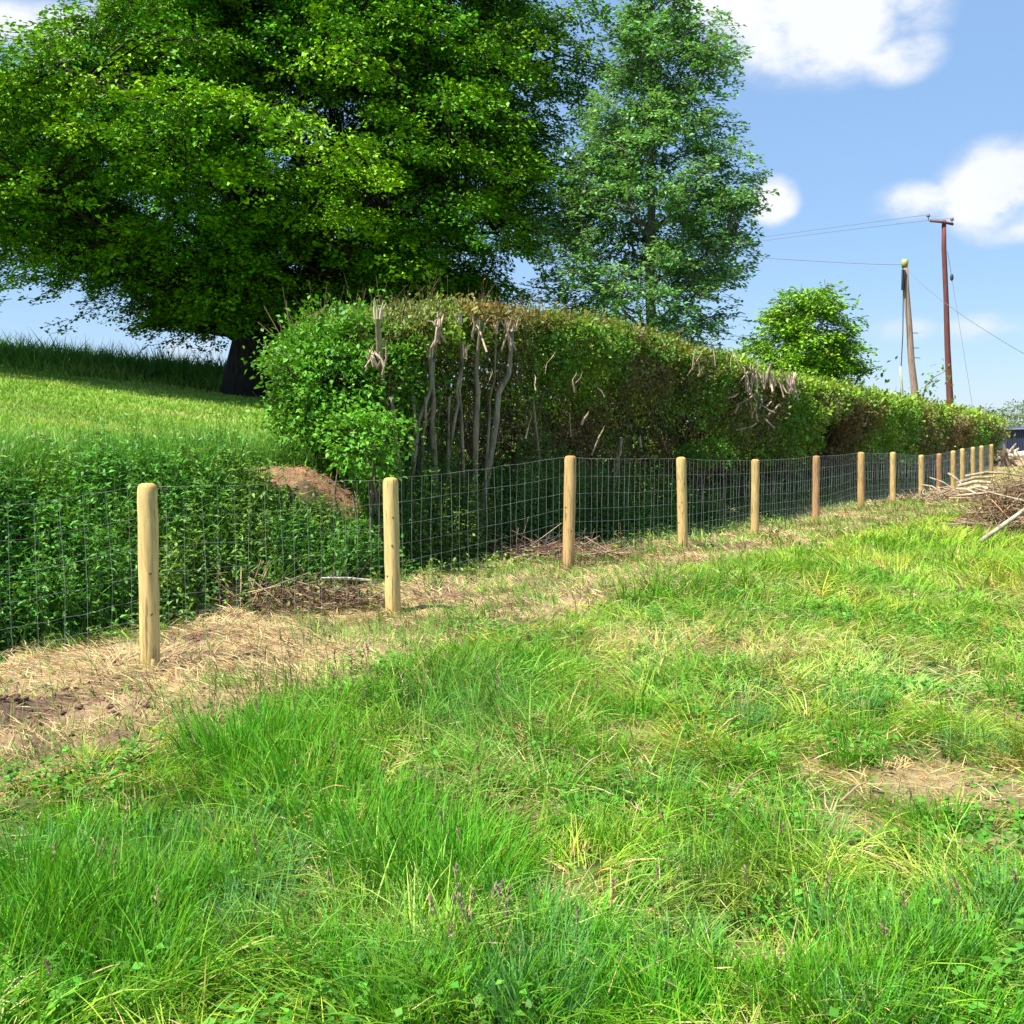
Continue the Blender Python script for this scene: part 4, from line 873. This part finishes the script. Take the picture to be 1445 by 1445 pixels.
c = on_z(1392, 700); h2 = heap('brush_pile', 'pile of pale cut branches lying across in front of the last fence posts', (c[0] + .6, c[1] + 1.8), 2.2, 1.3, .40, 700, 0, [(.44, .33, .22), (.30, .21, .13), (.5, .40, .27)], 500, 4, .011)
for (xa, ya, xb, yb, yc, r) in [(1350, 682, 1402, 673, 26, .045), (1352, 686, 1400, 681, 25.6, .05), (1338, 668, 1362, 690, 26, .03), (1362, 672, 1420, 668, 27, .035), (1312, 674, 1350, 694, 25.5, .022), (1368, 690, 1395, 690, 25, .05), (1300, 684, 1330, 695, 26, .018), (1385, 668, 1445, 672, 27.5, .04), (1350, 690, 1380, 698, 24.8, .035)]:
    a = np.array(at_y(xa, ya, yc)); b = np.array(at_y(xb, yb, yc - .4)); m = (a + b) / 2 + (0, 0, .06); mb = MB(); add_tube(mb, [a, m, b], [r, r * .9, r * .6], 7, np.array([.46, .37, .25]) * random.uniform(.6, 1.1)); mb.build('branch', M_BARK, h2, smooth=True)
# uprooted stump and pale log at the far end of the hedge
c = np.array(at_y(1418, 650, 47)); g0 = gz(c[0], c[1])
st = empty('tree_stump', (c[0], c[1], g0), 'torn pale stump lying at the far end of the hedge', 'stump')
mb = MB()
for k in range(14):
    dv = norm(np.array([random.gauss(.4, .7), random.gauss(-.3, .5), random.gauss(.2, .5)])); p = np.array([c[0], c[1], g0 + .45]); add_tube(mb, [p - dv * .3, p + dv * .35 + rng.normal(0, .06, 3), p + dv * random.uniform(.6, 1.1)], [.13, .09, .03], 7, np.array([.56, .48, .38]) * random.uniform(.5, 1.1))
add_tube(mb, [(c[0], c[1], g0 - .05), (c[0], c[1], g0 + .6)], [.3, .2], 9, (.20, .15, .11)); mb.build('roots', M_BARK, st, smooth=True)
a = np.array(at_y(1432, 642, 46)); b = np.array(at_y(1475, 650, 46)); a[2] = b[2] = gz(a[0], a[1]) + .55; lg = MB(); add_tube(lg, [a, (a + b) / 2, b], .14, 10, (.64, .57, .45))
lo_ = tag(lg.build('log', M_BARK, smooth=True), 'pale peeled log lying beside the torn stump', 'log')

# rubble of clippings at the foot of the bank between the first two posts
c = np.array(on_fence(425, 850, .85))[:2]; heap('brush_pile', 'low brown tangle of clippings at the foot of the bank between the first two posts', c, .75, .40, .12, 260, 0, [(.22, .14, .08), (.36, .26, .14), (.12, .08, .05)], 1500, 6)
c = np.array(xy_of(6.5, .75)); heap('brush_pile', 'low reddish brown clippings around the foot of the third post', c, 1.1, .4, .14, 500, 2, [(.30, .17, .12), (.36, .24, .16), (.18, .10, .07)], 300, 8)
mb = MB(); a = np.array(on_fence(453, 816, .9)); b = np.array(on_fence(524, 819, .9)); 
for p in (a, b): p[2] = max(p[2], gz(p[0], p[1]) + .02)
add_tube(mb, [a, (a + b) / 2 + (0, 0, .01), b], [.010, .013, .011], 7, (.75, .68, .52)); tag(mb.build('stick', M_BARK, smooth=True), 'bleached straight stick lying on the clippings left of the second post', 'stick')
# a few fallen sticks in the field
for (px, py, ang, ln, lb_) in [(1030, 1165, .9, .22, 'dark curled dead leaf stalk standing in the middle of the field grass'), (810, 1128, .7, .20, 'small pale stick in the grass below the dry patch at centre'), (1185, 868 + 300, -.4, .16, 'short dry stick beside the straw patch on the right of the field')]:
    p = np.array(on_z(px, py)); p[2] = gz(p[0], p[1]) + .10; q = p + np.array([math.cos(ang), .2, .5]) * ln; mb = MB(); add_tube(mb, [p, (p + q) / 2 + (0, 0, .02), q], [.005, .004, .002], 5, (.36, .25, .14)); tag(mb.build('stick', M_BARK), lb_, 'stick')

# seed heads standing above the grass
sh = MB()
def seeds(lst, col=(.36, .27, .16)):
    for (px, py, h) in lst:
        x, y, _ = on_z(px, py); z = gz(x, y); az = random.uniform(0, 6.28); tl = random.uniform(.05, .3)
        b = np.array([x, y, z]); t = b + h * np.array([math.cos(az) * tl, math.sin(az) * tl, 1]); m = (b + t) / 2 + h * .04 * np.array([-math.cos(az), -math.sin(az), 0])
        add_tube(sh, [b, m, t], [.0018, .0015, .001], 4, (.20, .27, .08), False)
        n = 26; tt = rng.random(n)[:, None]; P = t + (t - m) * (tt - .6) * .45; add_leaves(sh, P, norm(t - m) + rng.normal(0, .35, (n, 3)), rng.normal(0, 1, (n, 3)), .016, .006, jit(np.array(col), n, .2))
seeds([(random.gauss(440, 90), random.gauss(1045, 45), random.uniform(.3, .5)) for _ in range(34)])
seeds([(random.uniform(0, 1445), random.uniform(960, 1440), random.uniform(.16, .28)) for _ in range(45)])
seeds([(random.gauss(660, 25), random.gauss(1350, 20), random.uniform(.12, .22)) for _ in range(14)], (.46, .36, .26))
tag(sh.build('seeding_grass', M_STRAW), 'thin grass stalks with brown seed heads above the long grass', 'grass', kind='stuff')

# low rail fence on the skyline left of the big tree
rf = empty('rail_fence', at_y(262, 520, 33.5), 'distant pale rail fence on the crest left of the big tree trunk', 'fence')
mb = MB(); a = np.array(at_y(225, 515.5, 33.5)); b = np.array(at_y(345, 520, 33.5)); add_tube(mb, [a, b], .03, 5, (.5, .48, .42)); mb.build('rail', M_WOOD, rf)
for t in (.05, .5, .95):
    p = a + (b - a) * t; mb = MB(); add_tube(mb, [(p[0], p[1] + .05, gz(p[0], p[1]) - .1), (p[0], p[1] + .05, p[2] + .06)], .04, 6, (.42, .38, .32)); mb.build('post', M_WOOD, rf)
